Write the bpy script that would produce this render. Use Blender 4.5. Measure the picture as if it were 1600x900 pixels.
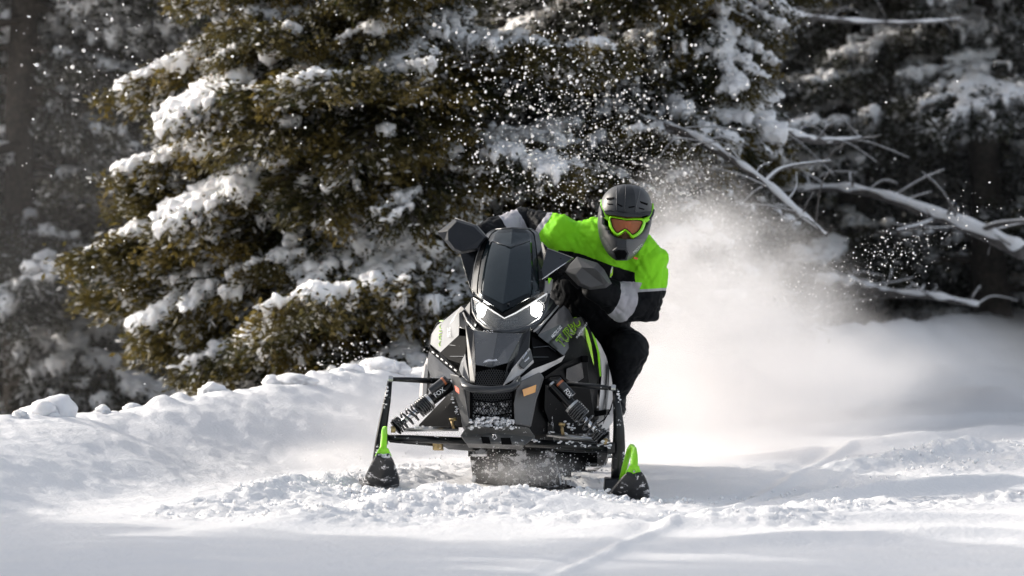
import bpy, bmesh, math, random
import numpy as np
from mathutils import Vector, Matrix

for o in list(bpy.data.objects):
    bpy.data.objects.remove(o, do_unlink=True)
scene = bpy.context.scene
C = scene.collection
R = math.radians
random.seed(7)

# ---------------------------------------------------------------- camera, sky, sun, exposure
DIST, PX, HORIZON, CAMZ = 25.0, 0.0028, 330.0, 1.232      # metres to the sled, metres per photo pixel there
cam_d = bpy.data.cameras.new('camera')
cam = bpy.data.objects.new('camera', cam_d)
C.objects.link(cam)
cam.location = (0, -DIST, CAMZ)
pitch = math.atan((450 - HORIZON) * PX / DIST)
cam.rotation_euler = (math.pi / 2 - pitch, 0, 0)
cam_d.sensor_width = 36
cam_d.lens = 36 * DIST / (1600 * PX)
cam_d.clip_start = 0.5
cam_d.clip_end = 600
cam_d.dof.use_dof = True
cam_d.dof.focus_distance = 25.4
cam_d.dof.aperture_fstop = 4.2
scene.camera = cam

SUN_TO = Vector((-0.78, 0.40, 0.40)).normalized()
SUN_EL = math.asin(SUN_TO.z)
world = bpy.data.worlds.new('World')
scene.world = world
world.use_nodes = True
wn = world.node_tree
for n in list(wn.nodes):
    wn.nodes.remove(n)
sky = wn.nodes.new('ShaderNodeTexSky')
sky.sky_type = 'NISHITA'
sky.sun_disc = False
sky.sun_elevation = SUN_EL
sky.sun_rotation = math.atan2(SUN_TO.x, SUN_TO.y)
sky.air_density = 1.0
sky.dust_density = 4.0
sky.ozone_density = 0.6
bg = wn.nodes.new('ShaderNodeBackground')
bg.inputs['Strength'].default_value = 0.15
wo = wn.nodes.new('ShaderNodeOutputWorld')
hs = wn.nodes.new('ShaderNodeHueSaturation')
hs.inputs['Saturation'].default_value = 0.45          # a hazy, thinly veiled winter sky
wn.links.new(sky.outputs[0], hs.inputs['Color'])
wn.links.new(hs.outputs[0], bg.inputs[0])
wn.links.new(bg.outputs[0], wo.inputs[0])

sun_d = bpy.data.lights.new('sun', 'SUN')
sun_d.energy = 2.1
sun_d.angle = R(0.6)
sun_d.color = (1.0, 0.93, 0.83)
sun = bpy.data.objects.new('sun', sun_d)
C.objects.link(sun)
sun.rotation_euler = (-SUN_TO).to_track_quat('-Z', 'Y').to_euler()
sun.location = (-20, 14, 22)

vs = scene.view_settings
vs.view_transform = 'Standard'
vs.look = 'None'
vs.gamma = 1.0
vs.use_curve_mapping = False
vs.exposure = 0.74
scene.cycles.use_denoising = True
scene.cycles.max_bounces = 10
scene.cycles.diffuse_bounces = 4
scene.cycles.glossy_bounces = 4
scene.cycles.transparent_max_bounces = 12
scene.cycles.volume_bounces = 6
scene.cycles.volume_step_rate = 1.0
scene.cycles.volume_max_steps = 128
scene.cycles.sample_clamp_indirect = 6.0


# ---------------------------------------------------------------- helpers
def W(px, py, Y):
    """photo pixel + depth behind the sled's nose -> world point"""
    k = PX * (1 + Y / DIST)
    return Vector(((px - 800) * k, Y, CAMZ + (HORIZON - py) * k))


def G(px, py):
    k = CAMZ / (py - HORIZON)
    return ((px - 800) * k, DIST * (k / PX - 1))


def hsh(ix, iy, iz, seed):
    n = (ix * 73856093) ^ (iy * 19349663) ^ (iz * 83492791) ^ (seed * 2654435761)
    n &= 0xffffffff
    n = ((n ^ (n >> 13)) * 1274126177) & 0xffffffff
    n = ((n ^ (n >> 15)) * 2246822519) & 0xffffffff
    return ((n ^ (n >> 16)) & 0xffff) / 65535.0


def vnoise(p, seed=0):
    p = np.asarray(p, float)
    i = np.floor(p).astype(np.int64)
    f = p - i
    f = f * f * (3 - 2 * f)
    out = 0
    for dx in (0, 1):
        for dy in (0, 1):
            for dz in (0, 1):
                w = (f[:, 0] if dx else 1 - f[:, 0]) * (f[:, 1] if dy else 1 - f[:, 1]) * (f[:, 2] if dz else 1 - f[:, 2])
                out = out + w * hsh(i[:, 0] + dx, i[:, 1] + dy, i[:, 2] + dz, seed)
    return out


def fbm(p, octv=4, seed=0, gain=0.5, lac=2.03):
    p = np.asarray(p, float)
    a, s, t = 1.0, 0, 0
    for o in range(octv):
        s = s + a * vnoise(p, seed + o * 17)
        t += a
        a *= gain
        p = p * lac + 3.17
    return s / t


def link(o, parent=None):
    C.objects.link(o)
    if parent is not None:
        o.parent = parent
    return o


def tag(o, label=None, cat=None, group=None, kind=None):
    if label: o['label'] = label
    if cat: o['category'] = cat
    if group: o['group'] = group
    if kind: o['kind'] = kind
    return o


def empty(name, loc):
    o = bpy.data.objects.new(name, None)
    o.empty_display_size = 0.1
    o.location = loc
    return link(o)


class MB:
    """collects verts and faces in world coordinates; build() makes ONE mesh object"""
    def __init__(self):
        self.v, self.f, self.m = [], [], []

    def add(self, vs_, fs_, mi=0):
        b = len(self.v)
        self.v += [tuple(x) for x in vs_]
        self.f += [tuple(b + i for i in q) for q in fs_]
        self.m += [mi] * len(fs_)

    def panel(self, pts, thick=0.012, back=(0.1, 1, -0.1), mi=0):
        """polygon front face (any 3-D outline) with a thickness"""
        pts = [Vector(p) for p in pts]
        bk = Vector(back).normalized() * thick
        n = len(pts)
        c = sum(pts, Vector()) / n
        vs_ = pts + [c] + [p + bk for p in pts] + [c + bk]
        fs_ = []
        for i in range(n):
            j = (i + 1) % n
            fs_.append((i, j, n))
            fs_.append((n + 1 + j, n + 1 + i, 2 * n + 1))
            fs_.append((i, n + 1 + i, n + 1 + j, j))
        self.add(vs_, fs_, mi)
        return self

    def box(self, c, sx, sy, sz, M=None, mi=0):
        M = M or Matrix.Identity(3)
        c = Vector(c)
        vs_ = [c + M @ Vector((x * sx / 2, y * sy / 2, z * sz / 2)) for x in (-1, 1) for y in (-1, 1) for z in (-1, 1)]
        self.add(vs_, [(0, 1, 3, 2), (4, 6, 7, 5), (0, 4, 5, 1), (2, 3, 7, 6), (0, 2, 6, 4), (1, 5, 7, 3)], mi)
        return self

    def tube(self, path, radii, n=10, flat=1.0, cap=True, mi=0, up=(0, 0, 1)):
        """flat: ratio of the ring's radius along the up-ish axis"""
        path = [Vector(p) for p in path]
        if not hasattr(radii, '__len__'):
            radii = [radii] * len(path)
        vs_, fs_ = [], []
        up = Vector(up)
        for i, p in enumerate(path):
            t = (path[min(i + 1, len(path) - 1)] - path[max(i - 1, 0)]).normalized()
            a = t.cross(up)
            if a.length < 1e-3:
                a = t.cross(Vector((1, 0, 0)))
            a.normalize()
            b = a.cross(t).normalized()
            for k in range(n):
                q = 2 * math.pi * k / n
                vs_.append(p + a * math.cos(q) * radii[i] + b * math.sin(q) * radii[i] * flat)
        for i in range(len(path) - 1):
            for k in range(n):
                k2 = (k + 1) % n
                fs_.append((i * n + k, i * n + k2, (i + 1) * n + k2, (i + 1) * n + k))
        if cap:
            fs_.append(tuple(range(n - 1, -1, -1)))
            fs_.append(tuple((len(path) - 1) * n + k for k in range(n)))
        self.add(vs_, fs_, mi)
        return self

    def rings(self, rings, cap=True, mi=0, closed=True):
        n = len(rings[0])
        vs_ = [p for r in rings for p in r]
        fs_ = []
        for i in range(len(rings) - 1):
            for k in range(n if closed else n - 1):
                k2 = (k + 1) % n
                fs_.append((i * n + k, i * n + k2, (i + 1) * n + k2, (i + 1) * n + k))
        if cap:
            fs_.append(tuple(range(n - 1, -1, -1)))
            fs_.append(tuple((len(rings) - 1) * n + k for k in range(n)))
        self.add(vs_, fs_, mi)
        return self

    def helix(self, a, b, rad, turns, wire, n=14, wn_=6, taper=1.0):
        a, b = Vector(a), Vector(b)
        t = (b - a).normalized()
        u = t.cross(Vector((0, 1, 0.2))).normalized()
        w = t.cross(u)
        N = int(turns * n)
        pts = []
        for i in range(N + 1):
            s = i / N
            q = 2 * math.pi * turns * s
            r = rad * (1 + (taper - 1) * s)
            pts.append(a.lerp(b, s) + u * math.cos(q) * r + w * math.sin(q) * r)
        return self.tube(pts, wire, n=wn_)

    def build(self, name, mats, parent=None, origin=None, smooth=False, bevel=0, angle=35, subsurf=0):
        me = bpy.data.meshes.new(name)
        o_ = Vector(origin) if origin is not None else Vector()
        me.from_pydata([(x - o_.x, y - o_.y, z - o_.z) for x, y, z in self.v], [], self.f)
        if not isinstance(mats, (list, tuple)):
            mats = [mats]
        for m in mats:
            me.materials.append(m)
        if len(mats) > 1:
            me.polygons.foreach_set('material_index', self.m)
        bm = bmesh.new()
        bm.from_mesh(me)
        bmesh.ops.recalc_face_normals(bm, faces=bm.faces)
        bm.to_mesh(me)
        bm.free()
        if smooth:
            me.shade_smooth()
            if smooth == 'auto':
                me.set_sharp_from_angle(angle=R(angle))
        o = bpy.data.objects.new(name, me)
        link(o, parent)
        if bevel:
            b = o.modifiers.new('edge', 'BEVEL')
            b.width = bevel
            b.segments = 2
            b.limit_method = 'ANGLE'
            b.angle_limit = R(28)
            b.harden_normals = False
        if subsurf:
            s = o.modifiers.new('sub', 'SUBSURF')
            s.levels = s.render_levels = subsurf
        return o


def node(nt, typ, **kw):
    n = nt.nodes.new(typ)
    for k, v in kw.items():
        setattr(n, k, v)
    return n


def mat(name, col, rough=0.5, metal=0.0, coat=0.0, var=0.0, vscale=20, bump=0.0, bscale=80, spec=0.5, sss=0.0, sssr=0.02, col2=None, snow=0.0, snowscale=25, rvar=0.0):
    """procedural surface: base colour with noise variation, fine bump, optional clinging snow specks"""
    m = bpy.data.materials.new(name)
    m.use_nodes = True
    nt = m.node_tree
    p = nt.nodes['Principled BSDF']
    p.inputs['Roughness'].default_value = rough
    p.inputs['Metallic'].default_value = metal
    p.inputs['Coat Weight'].default_value = coat
    p.inputs['Coat Roughness'].default_value = 0.08
    p.inputs['Specular IOR Level'].default_value = spec
    c = (*col, 1)
    p.inputs['Base Color'].default_value = c
    tc = node(nt, 'ShaderNodeTexCoord')
    src = None
    if var or col2:
        nz = node(nt, 'ShaderNodeTexNoise')
        nz.inputs['Scale'].default_value = vscale
        nz.inputs['Detail'].default_value = 4
        nt.links.new(tc.outputs['Object'], nz.inputs['Vector'])
        mx = node(nt, 'ShaderNodeMix', data_type='RGBA')
        a = tuple(max(0, x * (1 - var)) for x in col)
        b = col2 or tuple(min(1, x * (1 + var)) for x in col)
        mx.inputs['A'].default_value = (*a, 1)
        mx.inputs['B'].default_value = (*b, 1)
        mr = node(nt, 'ShaderNodeMapRange')
        mr.inputs['From Min'].default_value = 0.35
        mr.inputs['From Max'].default_value = 0.65
        nt.links.new(nz.outputs['Fac'], mr.inputs['Value'])
        nt.links.new(mr.outputs['Result'], mx.inputs['Factor'])
        src = mx.outputs['Result']
    if snow:
        n2 = node(nt, 'ShaderNodeTexNoise')
        n2.inputs['Scale'].default_value = snowscale
        n2.inputs['Detail'].default_value = 6
        n2.inputs['Roughness'].default_value = 0.7
        nt.links.new(tc.outputs['Object'], n2.inputs['Vector'])
        m2 = node(nt, 'ShaderNodeMapRange')
        m2.inputs['From Min'].default_value = 0.72 - snow
        m2.inputs['From Max'].default_value = 0.78 - snow
        nt.links.new(n2.outputs['Fac'], m2.inputs['Value'])
        mx2 = node(nt, 'ShaderNodeMix', data_type='RGBA')
        mx2.inputs['A'].default_value = c
        mx2.inputs['B'].default_value = (0.8, 0.8, 0.82, 1)
        if src: nt.links.new(src, mx2.inputs['A'])
        nt.links.new(m2.outputs['Result'], mx2.inputs['Factor'])
        src = mx2.outputs['Result']
        mr3 = node(nt, 'ShaderNodeMapRange')
        mr3.inputs['To Min'].default_value = rough
        mr3.inputs['To Max'].default_value = 0.8
        nt.links.new(m2.outputs['Result'], mr3.inputs['Value'])
        nt.links.new(mr3.outputs['Result'], p.inputs['Roughness'])
    if src:
        nt.links.new(src, p.inputs['Base Color'])
    if rvar and not snow:
        n4 = node(nt, 'ShaderNodeTexNoise')
        n4.inputs['Scale'].default_value = 14
        n4.inputs['Detail'].default_value = 5
        nt.links.new(tc.outputs['Object'], n4.inputs['Vector'])
        m4 = node(nt, 'ShaderNodeMapRange')
        m4.inputs['From Min'].default_value = 0.3
        m4.inputs['From Max'].default_value = 0.7
        m4.inputs['To Min'].default_value = max(0.02, rough - rvar)
        m4.inputs['To Max'].default_value = rough + rvar
        nt.links.new(n4.outputs['Fac'], m4.inputs['Value'])
        nt.links.new(m4.outputs['Result'], p.inputs['Roughness'])
    if bump:
        n3 = node(nt, 'ShaderNodeTexNoise')
        n3.inputs['Scale'].default_value = bscale
        n3.inputs['Detail'].default_value = 5
        nt.links.new(tc.outputs['Object'], n3.inputs['Vector'])
        bp = node(nt, 'ShaderNodeBump')
        bp.inputs['Strength'].default_value = bump
        bp.inputs['Distance'].default_value = 0.01
        nt.links.new(n3.outputs['Fac'], bp.inputs['Height'])
        nt.links.new(bp.outputs[0], p.inputs['Normal'])
    if sss:
        p.inputs['Subsurface Weight'].default_value = sss
        p.inputs['Subsurface Radius'].default_value = (1, 0.9, 0.8)
        p.inputs['Subsurface Scale'].default_value = sssr
    return m


def leafy(name, col, col2, trans=0.35, scale=6, rough=0.6):
    """needles, crystals: diffuse plus some light coming through"""
    m = bpy.data.materials.new(name)
    m.use_nodes = True
    nt = m.node_tree
    p = nt.nodes['Principled BSDF']
    p.inputs['Roughness'].default_value = rough
    out = nt.nodes['Material Output']
    tc = node(nt, 'ShaderNodeTexCoord')
    nz = node(nt, 'ShaderNodeTexNoise')
    nz.inputs['Scale'].default_value = scale
    nz.inputs['Detail'].default_value = 3
    nt.links.new(tc.outputs['Object'], nz.inputs['Vector'])
    mr = node(nt, 'ShaderNodeMapRange')
    mr.inputs['From Min'].default_value = 0.38
    mr.inputs['From Max'].default_value = 0.62
    nt.links.new(nz.outputs['Fac'], mr.inputs['Value'])
    mx = node(nt, 'ShaderNodeMix', data_type='RGBA')
    mx.inputs['A'].default_value = (*col, 1)
    mx.inputs['B'].default_value = (*col2, 1)
    nt.links.new(mr.outputs['Result'], mx.inputs['Factor'])
    nt.links.new(mx.outputs['Result'], p.inputs['Base Color'])
    tr = node(nt, 'ShaderNodeBsdfTranslucent')
    nt.links.new(mx.outputs['Result'], tr.inputs['Color'])
    ms = node(nt, 'ShaderNodeMixShader')
    ms.inputs['Fac'].default_value = trans
    nt.links.new(p.outputs[0], ms.inputs[1])
    nt.links.new(tr.outputs[0], ms.inputs[2])
    nt.links.new(ms.outputs[0], out.inputs['Surface'])
    return m


def emit(name, col, strength):
    m = bpy.data.materials.new(name)
    m.use_nodes = True
    p = m.node_tree.nodes['Principled BSDF']
    p.inputs['Base Color'].default_value = (0.9, 0.9, 0.9, 1)
    p.inputs['Emission Color'].default_value = (*col, 1)
    p.inputs['Emission Strength'].default_value = strength
    return m


def snow_ground_mat():
    m = bpy.data.materials.new('packed_snow')
    m.use_nodes = True
    nt = m.node_tree
    p = nt.nodes['Principled BSDF']
    p.inputs['Roughness'].default_value = 0.55
    p.inputs['Specular IOR Level'].default_value = 0.3
    tc = node(nt, 'ShaderNodeTexCoord')
    nz = node(nt, 'ShaderNodeTexNoise')
    nz.inputs['Scale'].default_value = 3.0
    nz.inputs['Detail'].default_value = 6
    nt.links.new(tc.outputs['Object'], nz.inputs['Vector'])
    mx = node(nt, 'ShaderNodeMix', data_type='RGBA')
    mx.inputs['A'].default_value = (0.82, 0.825, 0.85, 1)
    mx.inputs['B'].default_value = (0.90, 0.885, 0.88, 1)
    nt.links.new(nz.outputs['Fac'], mx.inputs['Factor'])
    nt.links.new(mx.outputs['Result'], p.inputs['Base Color'])
    n1 = node(nt, 'ShaderNodeTexNoise')
    n1.inputs['Scale'].default_value = 38
    n1.inputs['Detail'].default_value = 6
    n1.inputs['Roughness'].default_value = 0.65
    nt.links.new(tc.outputs['Object'], n1.inputs['Vector'])
    b1 = node(nt, 'ShaderNodeBump')
    b1.inputs['Strength'].default_value = 0.5
    b1.inputs['Distance'].default_value = 0.02
    nt.links.new(n1.outputs['Fac'], b1.inputs['Height'])
    nt.links.new(b1.outputs[0], p.inputs['Normal'])
    return m


M = {}
M['ground'] = snow_ground_mat()
M['snow'] = mat('soft_snow', (0.88, 0.88, 0.9), 0.6, var=0.03, vscale=5, bump=0.25, bscale=40, spec=0.25, sss=0.5, sssr=0.05)
M['tree_snow'] = mat('tree_snow', (0.90, 0.895, 0.90), 0.65, bump=0.4, bscale=26, spec=0.2, sss=0.35, sssr=0.06)
M['grain'] = leafy('airborne_snow', (0.9, 0.9, 0.92), (0.92, 0.9, 0.88), 0.45)
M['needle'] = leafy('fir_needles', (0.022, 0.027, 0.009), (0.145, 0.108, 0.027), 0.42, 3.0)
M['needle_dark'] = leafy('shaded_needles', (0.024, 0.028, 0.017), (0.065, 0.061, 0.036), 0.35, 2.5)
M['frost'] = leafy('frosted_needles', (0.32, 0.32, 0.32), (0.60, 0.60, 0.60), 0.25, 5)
M['bark'] = mat('bark', (0.055, 0.045, 0.036), 0.9, var=0.4, vscale=30, bump=0.8, bscale=40)

# ---------------------------------------------------------------- ground: trail, ploughed-up bank, forest floor
CREST = np.array([(-60, -60), (-12, -34), (-5.2, -9.5), (-3.2, -2.5), (-2.33, 1.0), (-1.57, 3.0), (-0.67, 5.2), (0.5, 8.6),
                  (1.5, 11.6), (2.8, 15.4), (4.4, 19.0), (7.5, 23.0), (14, 28.0), (60, 48)], float)


def sstep(a, b, x):
    t = np.clip((x - a) / (b - a), 0, 1)
    return t * t * (3 - 2 * t)


def seg_dist(x, y, p, q):
    p, q = np.array(p), np.array(q)
    d = q - p
    L2 = (d ** 2).sum()
    t = np.clip(((x - p[0]) * d[0] + (y - p[1]) * d[1]) / L2, 0, 1)
    cx, cy = p[0] + t * d[0], p[1] + t * d[1]
    side = np.sign((x - cx) * d[1] - (y - cy) * d[0])
    return np.hypot(x - cx, y - cy) * side, t


def crest_dist(x, y):
    """signed distance to the bank's crest, positive on the trail side"""
    best = np.full(x.shape, 1e9)
    sg = np.ones(x.shape)
    for i in range(len(CREST) - 1):
        d, t = seg_dist(x, y, CREST[i], CREST[i + 1])
        k = np.abs(d) < best
        best = np.where(k, np.abs(d), best)
        sg = np.where(k, np.where(d >= 0, 1, -1), sg)
    return best * sg


RIDGES = [  # px, py, px, py, half width, height
    ((1330, 598), (1620, 634), 0.30, 0.10),
    ((1120, 688), (1620, 648), 0.16, 0.05),
    ((1180, 716), (1620, 672), 0.16, 0.05),
    ((1250, 742), (1620, 694), 0.14, 0.05),
    ((1230, 775), (1620, 752), 0.10, 0.07),
    ((900, 830), (1620, 805), 0.14, 0.04),
    ((1000, 862), (1620, 838), 0.16, 0.045),
    ((240, 800), (700, 745), 0.16, 0.06),
    ((380, 830), (900, 772), 0.20, 0.06),
    ((660, 800), (1060, 800), 0.22, 0.06),
]


def churn_mask(x, y):
    m = np.zeros(x.shape)
    pn = np.stack([x, y, 0 * x], -1)
    edge = 0.5 + 1.0 * fbm(pn * np.array([1.6, 1.1, 1]), 3, 15)
    for (a, b, w, s) in [((300, 806), (640, 750), 0.34, 1.0), ((520, 815), (980, 775), 0.60, 1.0), ((640, 735), (900, 745), 0.35, 1.0),
                         ((900, 815), (1200, 818), 0.42, 1.0), ((1180, 800), (1650, 770), 0.5, 1.0), ((1420, 730), (1700, 700), 0.8, 0.8),
                         ((1020, 740), (1250, 730), 0.7, 0.45), ((1150, 770), (1420, 745), 0.5, 0.6)]:
        d, t = seg_dist(x, y, G(*a), G(*b))
        m = np.maximum(m, s * (1 - sstep(w * 0.3 * edge, w * 1.15 * edge, np.abs(d))))
    return m


def height(x, y, fine=True):
    x = np.asarray(x, float)
    y = np.asarray(y, float)
    d = crest_dist(x, y)
    p = np.stack([x, y, 0 * x], -1)
    wob = fbm(p * 0.9, 3, 5) - 0.5
    hc = 0.25 + 0.13 * sstep(0.5, 5, y) + 0.08 * sstep(6, 18, y) + 0.12 * wob
    inner = 1 - sstep(0.0, 1.05 + 0.5 * wob, d + 0.10 * (fbm(p * 3.0, 3, 9) - 0.5))
    outer = 1 - sstep(0.0, 1.3, -d)
    floor = -0.5 + 0.62 * sstep(0.5, 3.5, x) + 0.012 * np.clip(-d - 1, 0, 40) + 0.3 * (fbm(p * 0.5, 3, 21) - 0.5)
    far = np.clip(-d - 30, 0, 80)
    z = np.where(d >= 0, hc * inner, hc * outer + (1 - outer) * floor + far * 0.25)
    # the trail tilts down towards the right-hand ski and carries soft undulations
    near = np.exp(-((x - 0.2) ** 2 + (y - 0.3) ** 2) / 3.0)
    trail = sstep(0.2, 1.2, d)
    z = z - 0.045 * near * sstep(-0.6, 0.7, x) * trail
    z = z + trail * 0.05 * (fbm(p * np.array([0.8, 0.45, 1]), 3, 33) - 0.5)
    for a, b, w, h in RIDGES:
        dd, t = seg_dist(x, y, G(*a), G(*b))
        amp = h * np.sin(np.clip(t, 0.03, 0.97) * np.pi) ** 0.5
        z = z + trail * amp * np.exp(-(dd / w) ** 2) * (0.6 + 0.8 * fbm(p * 2.2, 2, 41))
    # one smooth ski groove with a rounded lip, running off to the right
    dd, t = seg_dist(x, y, G(860, 910), G(1345, 694))
    fade = sstep(0.0, 0.05, t) * (1 - sstep(0.93, 1.0, t))
    lip = np.exp(-((dd + 0.00) / 0.035) ** 2)
    z = z + fade * (0.018 * lip - 0.012 * np.exp(-((dd + 0.08) / 0.05) ** 2))
    if fine:
        cm = churn_mask(x, y) * trail
        q = p + 0.03 * np.stack([fbm(p * 9, 2, 51), fbm(p * 9, 2, 52), 0 * x], -1)
        bil = np.abs(fbm(q * 10.5, 2, 61) - 0.5) * 2
        bil2 = np.abs(fbm(q * 22, 2, 62) - 0.5) * 2
        groove = (1 - np.exp(-(dd / 0.07) ** 2) * fade)
        z = z + groove * cm * (0.030 * (0.30 - bil) + 0.022 * (0.25 - bil2) + 0.026 * (fbm(q * 45, 2, 63) - 0.5) + 0.07 * (fbm(p * 3.2, 2, 66) - 0.5) + 0.012)
        rough = np.where(d < 1.2, 1.0, 0.35) * (1 - cm)
        z = z + rough * (0.016 * (fbm(p * np.array([14, 7, 1]), 3, 71) - 0.5) + 0.006 * (fbm(p * 50, 2, 72) - 0.5))
        # crumbly crest
        cr = np.exp(-((d + 0.05) / 0.16) ** 2)
        z = z + cr * (0.13 * np.clip(fbm(p * 6.0, 3, 81) - 0.46, 0, 1) + 0.035 * (fbm(p * 16, 2, 82) - 0.5))
    return z


def hz(x, y):
    return float(height(np.array([x]), np.array([y]))[0])


def axis(pieces):
    out = [pieces[0][0]]
    for a, b, step in pieces:
        n = max(1, int(round((b - a) / step)))
        out += list(a + (b - a) * np.arange(1, n + 1) / n)
    return np.array(out)


gx = axis([(-70, -12, 4.0), (-12, -4, 0.4), (-4, -2.6, 0.06), (-2.6, 3.2, 0.017), (3.2, 5, 0.05), (5, 12, 0.35), (12, 70, 4.0)])
gy = axis([(-32, -8, 1.5), (-8, -6.2, 0.12), (-6.2, 1.2, 0.024), (1.2, 6, 0.04), (6, 24, 0.12), (24, 40, 0.6), (40, 110, 4.0)])
X, Y_ = np.meshgrid(gx, gy)
Z = height(X.ravel(), Y_.ravel())
nx, ny = len(gx), len(gy)
gme = bpy.data.meshes.new('snow_ground')
gme.vertices.add(nx * ny)
gme.vertices.foreach_set('co', np.stack([X.ravel(), Y_.ravel(), Z], -1).ravel())
ii = (np.arange(ny - 1)[:, None] * nx + np.arange(nx - 1)[None, :]).ravel()
quads = np.stack([ii, ii + 1, ii + nx + 1, ii + nx], -1).ravel()
nq = len(ii)
gme.loops.add(nq * 4)
gme.loops.foreach_set('vertex_index', quads)
gme.polygons.add(nq)
gme.polygons.foreach_set('loop_start', np.arange(nq) * 4)
gme.polygons.foreach_set('loop_total', np.full(nq, 4))
gme.update(calc_edges=True)
gme.materials.append(M['ground'])
gme.shade_smooth()
tag(link(bpy.data.objects.new('snow_ground', gme)), 'snow covered trail with a ploughed up bank and churned ruts', 'snow', kind='structure')


# ---------------------------------------------------------------- numpy mesh builder for masses of small pieces
def np_mesh(name, verts, faces, mats, mi=None, smooth=False):
    me = bpy.data.meshes.new(name)
    k = faces.shape[1]
    me.vertices.add(len(verts))
    me.vertices.foreach_set('co', np.asarray(verts, np.float32).ravel())
    me.loops.add(faces.size)
    me.loops.foreach_set('vertex_index', faces.astype(np.int32).ravel())
    me.polygons.add(len(faces))
    me.polygons.foreach_set('loop_start', np.arange(len(faces)) * k)
    me.polygons.foreach_set('loop_total', np.full(len(faces), k))
    for m in mats:
        me.materials.append(m)
    if mi is not None:
        me.polygons.foreach_set('material_index', mi.astype(np.int32))
    me.update(calc_edges=True)
    if smooth:
        me.shade_smooth()
    return me


def ico(sub):
    bm = bmesh.new()
    bmesh.ops.create_icosphere(bm, subdivisions=sub, radius=1.0)
    v = np.array([x.co[:] for x in bm.verts])
    f = np.array([[x.index for x in q.verts] for q in bm.faces])
    bm.free()
    return v, f


ICO0, ICO1, ICO2 = ico(1), ico(2), ico(3)


def blobs(base, centers, scales, rots=None, lump=0.25, seed=0, lfreq=1.6):
    """many lumpy pieces: base icosphere scaled, roughened and moved; returns verts, faces"""
    bv, bf = base
    n = len(centers)
    V = np.empty((n, len(bv), 3))
    for i in range(n):
        r = 1 + lump * 2 * (fbm(bv * lfreq + i * 7.3 + seed, 2, seed) - 0.5)
        v = bv * r[:, None] * scales[i]
        if rots is not None:
            v = v @ rots[i].T
        V[i] = v + centers[i]
    F = bf[None] + (np.arange(n) * len(bv))[:, None, None]
    return V.reshape(-1, 3), F.reshape(-1, 3)


rng = np.random.default_rng(11)


def rot_rand(n):
    a = rng.normal(size=(n, 3, 3))
    q, _ = np.linalg.qr(a)
    return q


# crumbs of broken snow lying in the churned bands
cx = rng.uniform(-2.4, 3.0, 60000)
cy = rng.uniform(-5.5, 5.0, 60000)
keep = rng.random(60000) < np.clip(churn_mask(cx, cy) * 2 - 1, 0, 1) * (crest_dist(cx, cy) > 0.5) * 0.9 * (fbm(np.stack([cx, cy, 0 * cx], -1) * 3, 2, 5) > 0.45)
cx, cy = cx[keep][:12000], cy[keep][:12000]
n_ski = 260                                                # snow ploughed up round the two skis
cx = np.concatenate([rng.normal(-.60, .10, n_ski), rng.normal(.50, .11, n_ski), cx])
cy = np.concatenate([rng.normal(-.28, .12, n_ski), rng.normal(-.30, .12, n_ski), cy])
sz = 0.0022 + 0.010 * rng.random(len(cx)) ** 6
sz[:2 * n_ski] = 0.004 + 0.016 * rng.random(2 * n_ski) ** 2
cz = height(cx, cy) + sz * 0.3
v, f = blobs(ICO0, np.stack([cx, cy, cz], -1), sz[:, None] * (0.7 + 0.6 * rng.random((len(cx), 3))), rot_rand(len(cx)), 0.3, 3)
tag(link(bpy.data.objects.new('snow_crumbs', np_mesh('snow_crumbs', v, f, [M['snow']], smooth=True))), 'loose crumbs of broken snow strewn over the trail', 'snow', kind='stuff')

# lumps of snow sitting on the bank's crest
LUMPS = [((84, 634), 1.05, 0.105, 0.085, 'biggest double snow lump on the bank crest, at the far left', 3),
         ((66, 645), 1.0, 0.065, 0.06, 'rounded snow lump leaning against the biggest lump on the bank', 2),
         ((30, 655), 0.9, 0.035, 0.026, 'small snow lump at the left end of the bank crest', 1),
         ((160, 638), 1.4, 0.036, 0.035, 'small knobbly snow lump just right of the biggest lump on the bank', 2),
         ((207, 640), 1.7, 0.040, 0.018, 'low flat snow lump between two knobbly ones on the bank crest', 1),
         ((333, 622), 3.1, 0.060, 0.040, 'lone dome of snow on the middle of the bank crest', 2),
         ((424, 608), 3.7, 0.050, 0.040, 'pointed snow lump beside the flat block on the bank crest', 1),
         ((458, 603), 3.95, 0.085, 0.036, 'flat topped snow block on the bank crest', 2),
         ((548, 584), 4.6, 0.07, 0.04, 'soft snow lump on the bank crest left of the suspension arm', 2),
         ((596, 576), 5.0, 0.12, 0.05, 'broad snow heap on the crest just above the suspension arm', 3)]
for i, ((px, py), Yd, rx, rz_, lab, nb) in enumerate(LUMPS):
    yt = np.linspace(Yd - 1.4, Yd + 1.4, 57)                 # stand it where the bank's skyline really is
    xt = (px - 800) * PX * (1 + yt / DIST)
    zt = height(xt, yt)
    b_i = int(np.argmax((zt - CAMZ) / (yt + DIST)))
    c = Vector((xt[b_i], yt[b_i], 0))
    z0 = float(zt[b_i]) + rz_ * 0.08
    cs = [(0, 0, 0)] + [(rx * random.uniform(-0.8, 0.8), rx * random.uniform(-0.4, 0.4), -rz_ * random.uniform(0.2, 0.5)) for _ in range(nb + 2)]
    sc_ = [np.array((rx, rx * 0.85, rz_))] + [np.array((rx, rx, rz_)) * random.uniform(0.45, 0.8) for _ in range(nb + 2)]
    v, f = blobs(ICO2, np.array(cs), sc_, rot_rand(len(cs)) * 0 + np.eye(3), 0.32, 60 + i, 2.2)
    o = bpy.data.objects.new('snow_lump', np_mesh('snow_lump', v, f, [M['snow']], smooth=True))
    o.location = (c.x, c.y, z0)
    tag(link(o), lab, 'snow lump', 'lumps of snow along the bank crest')


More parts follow.
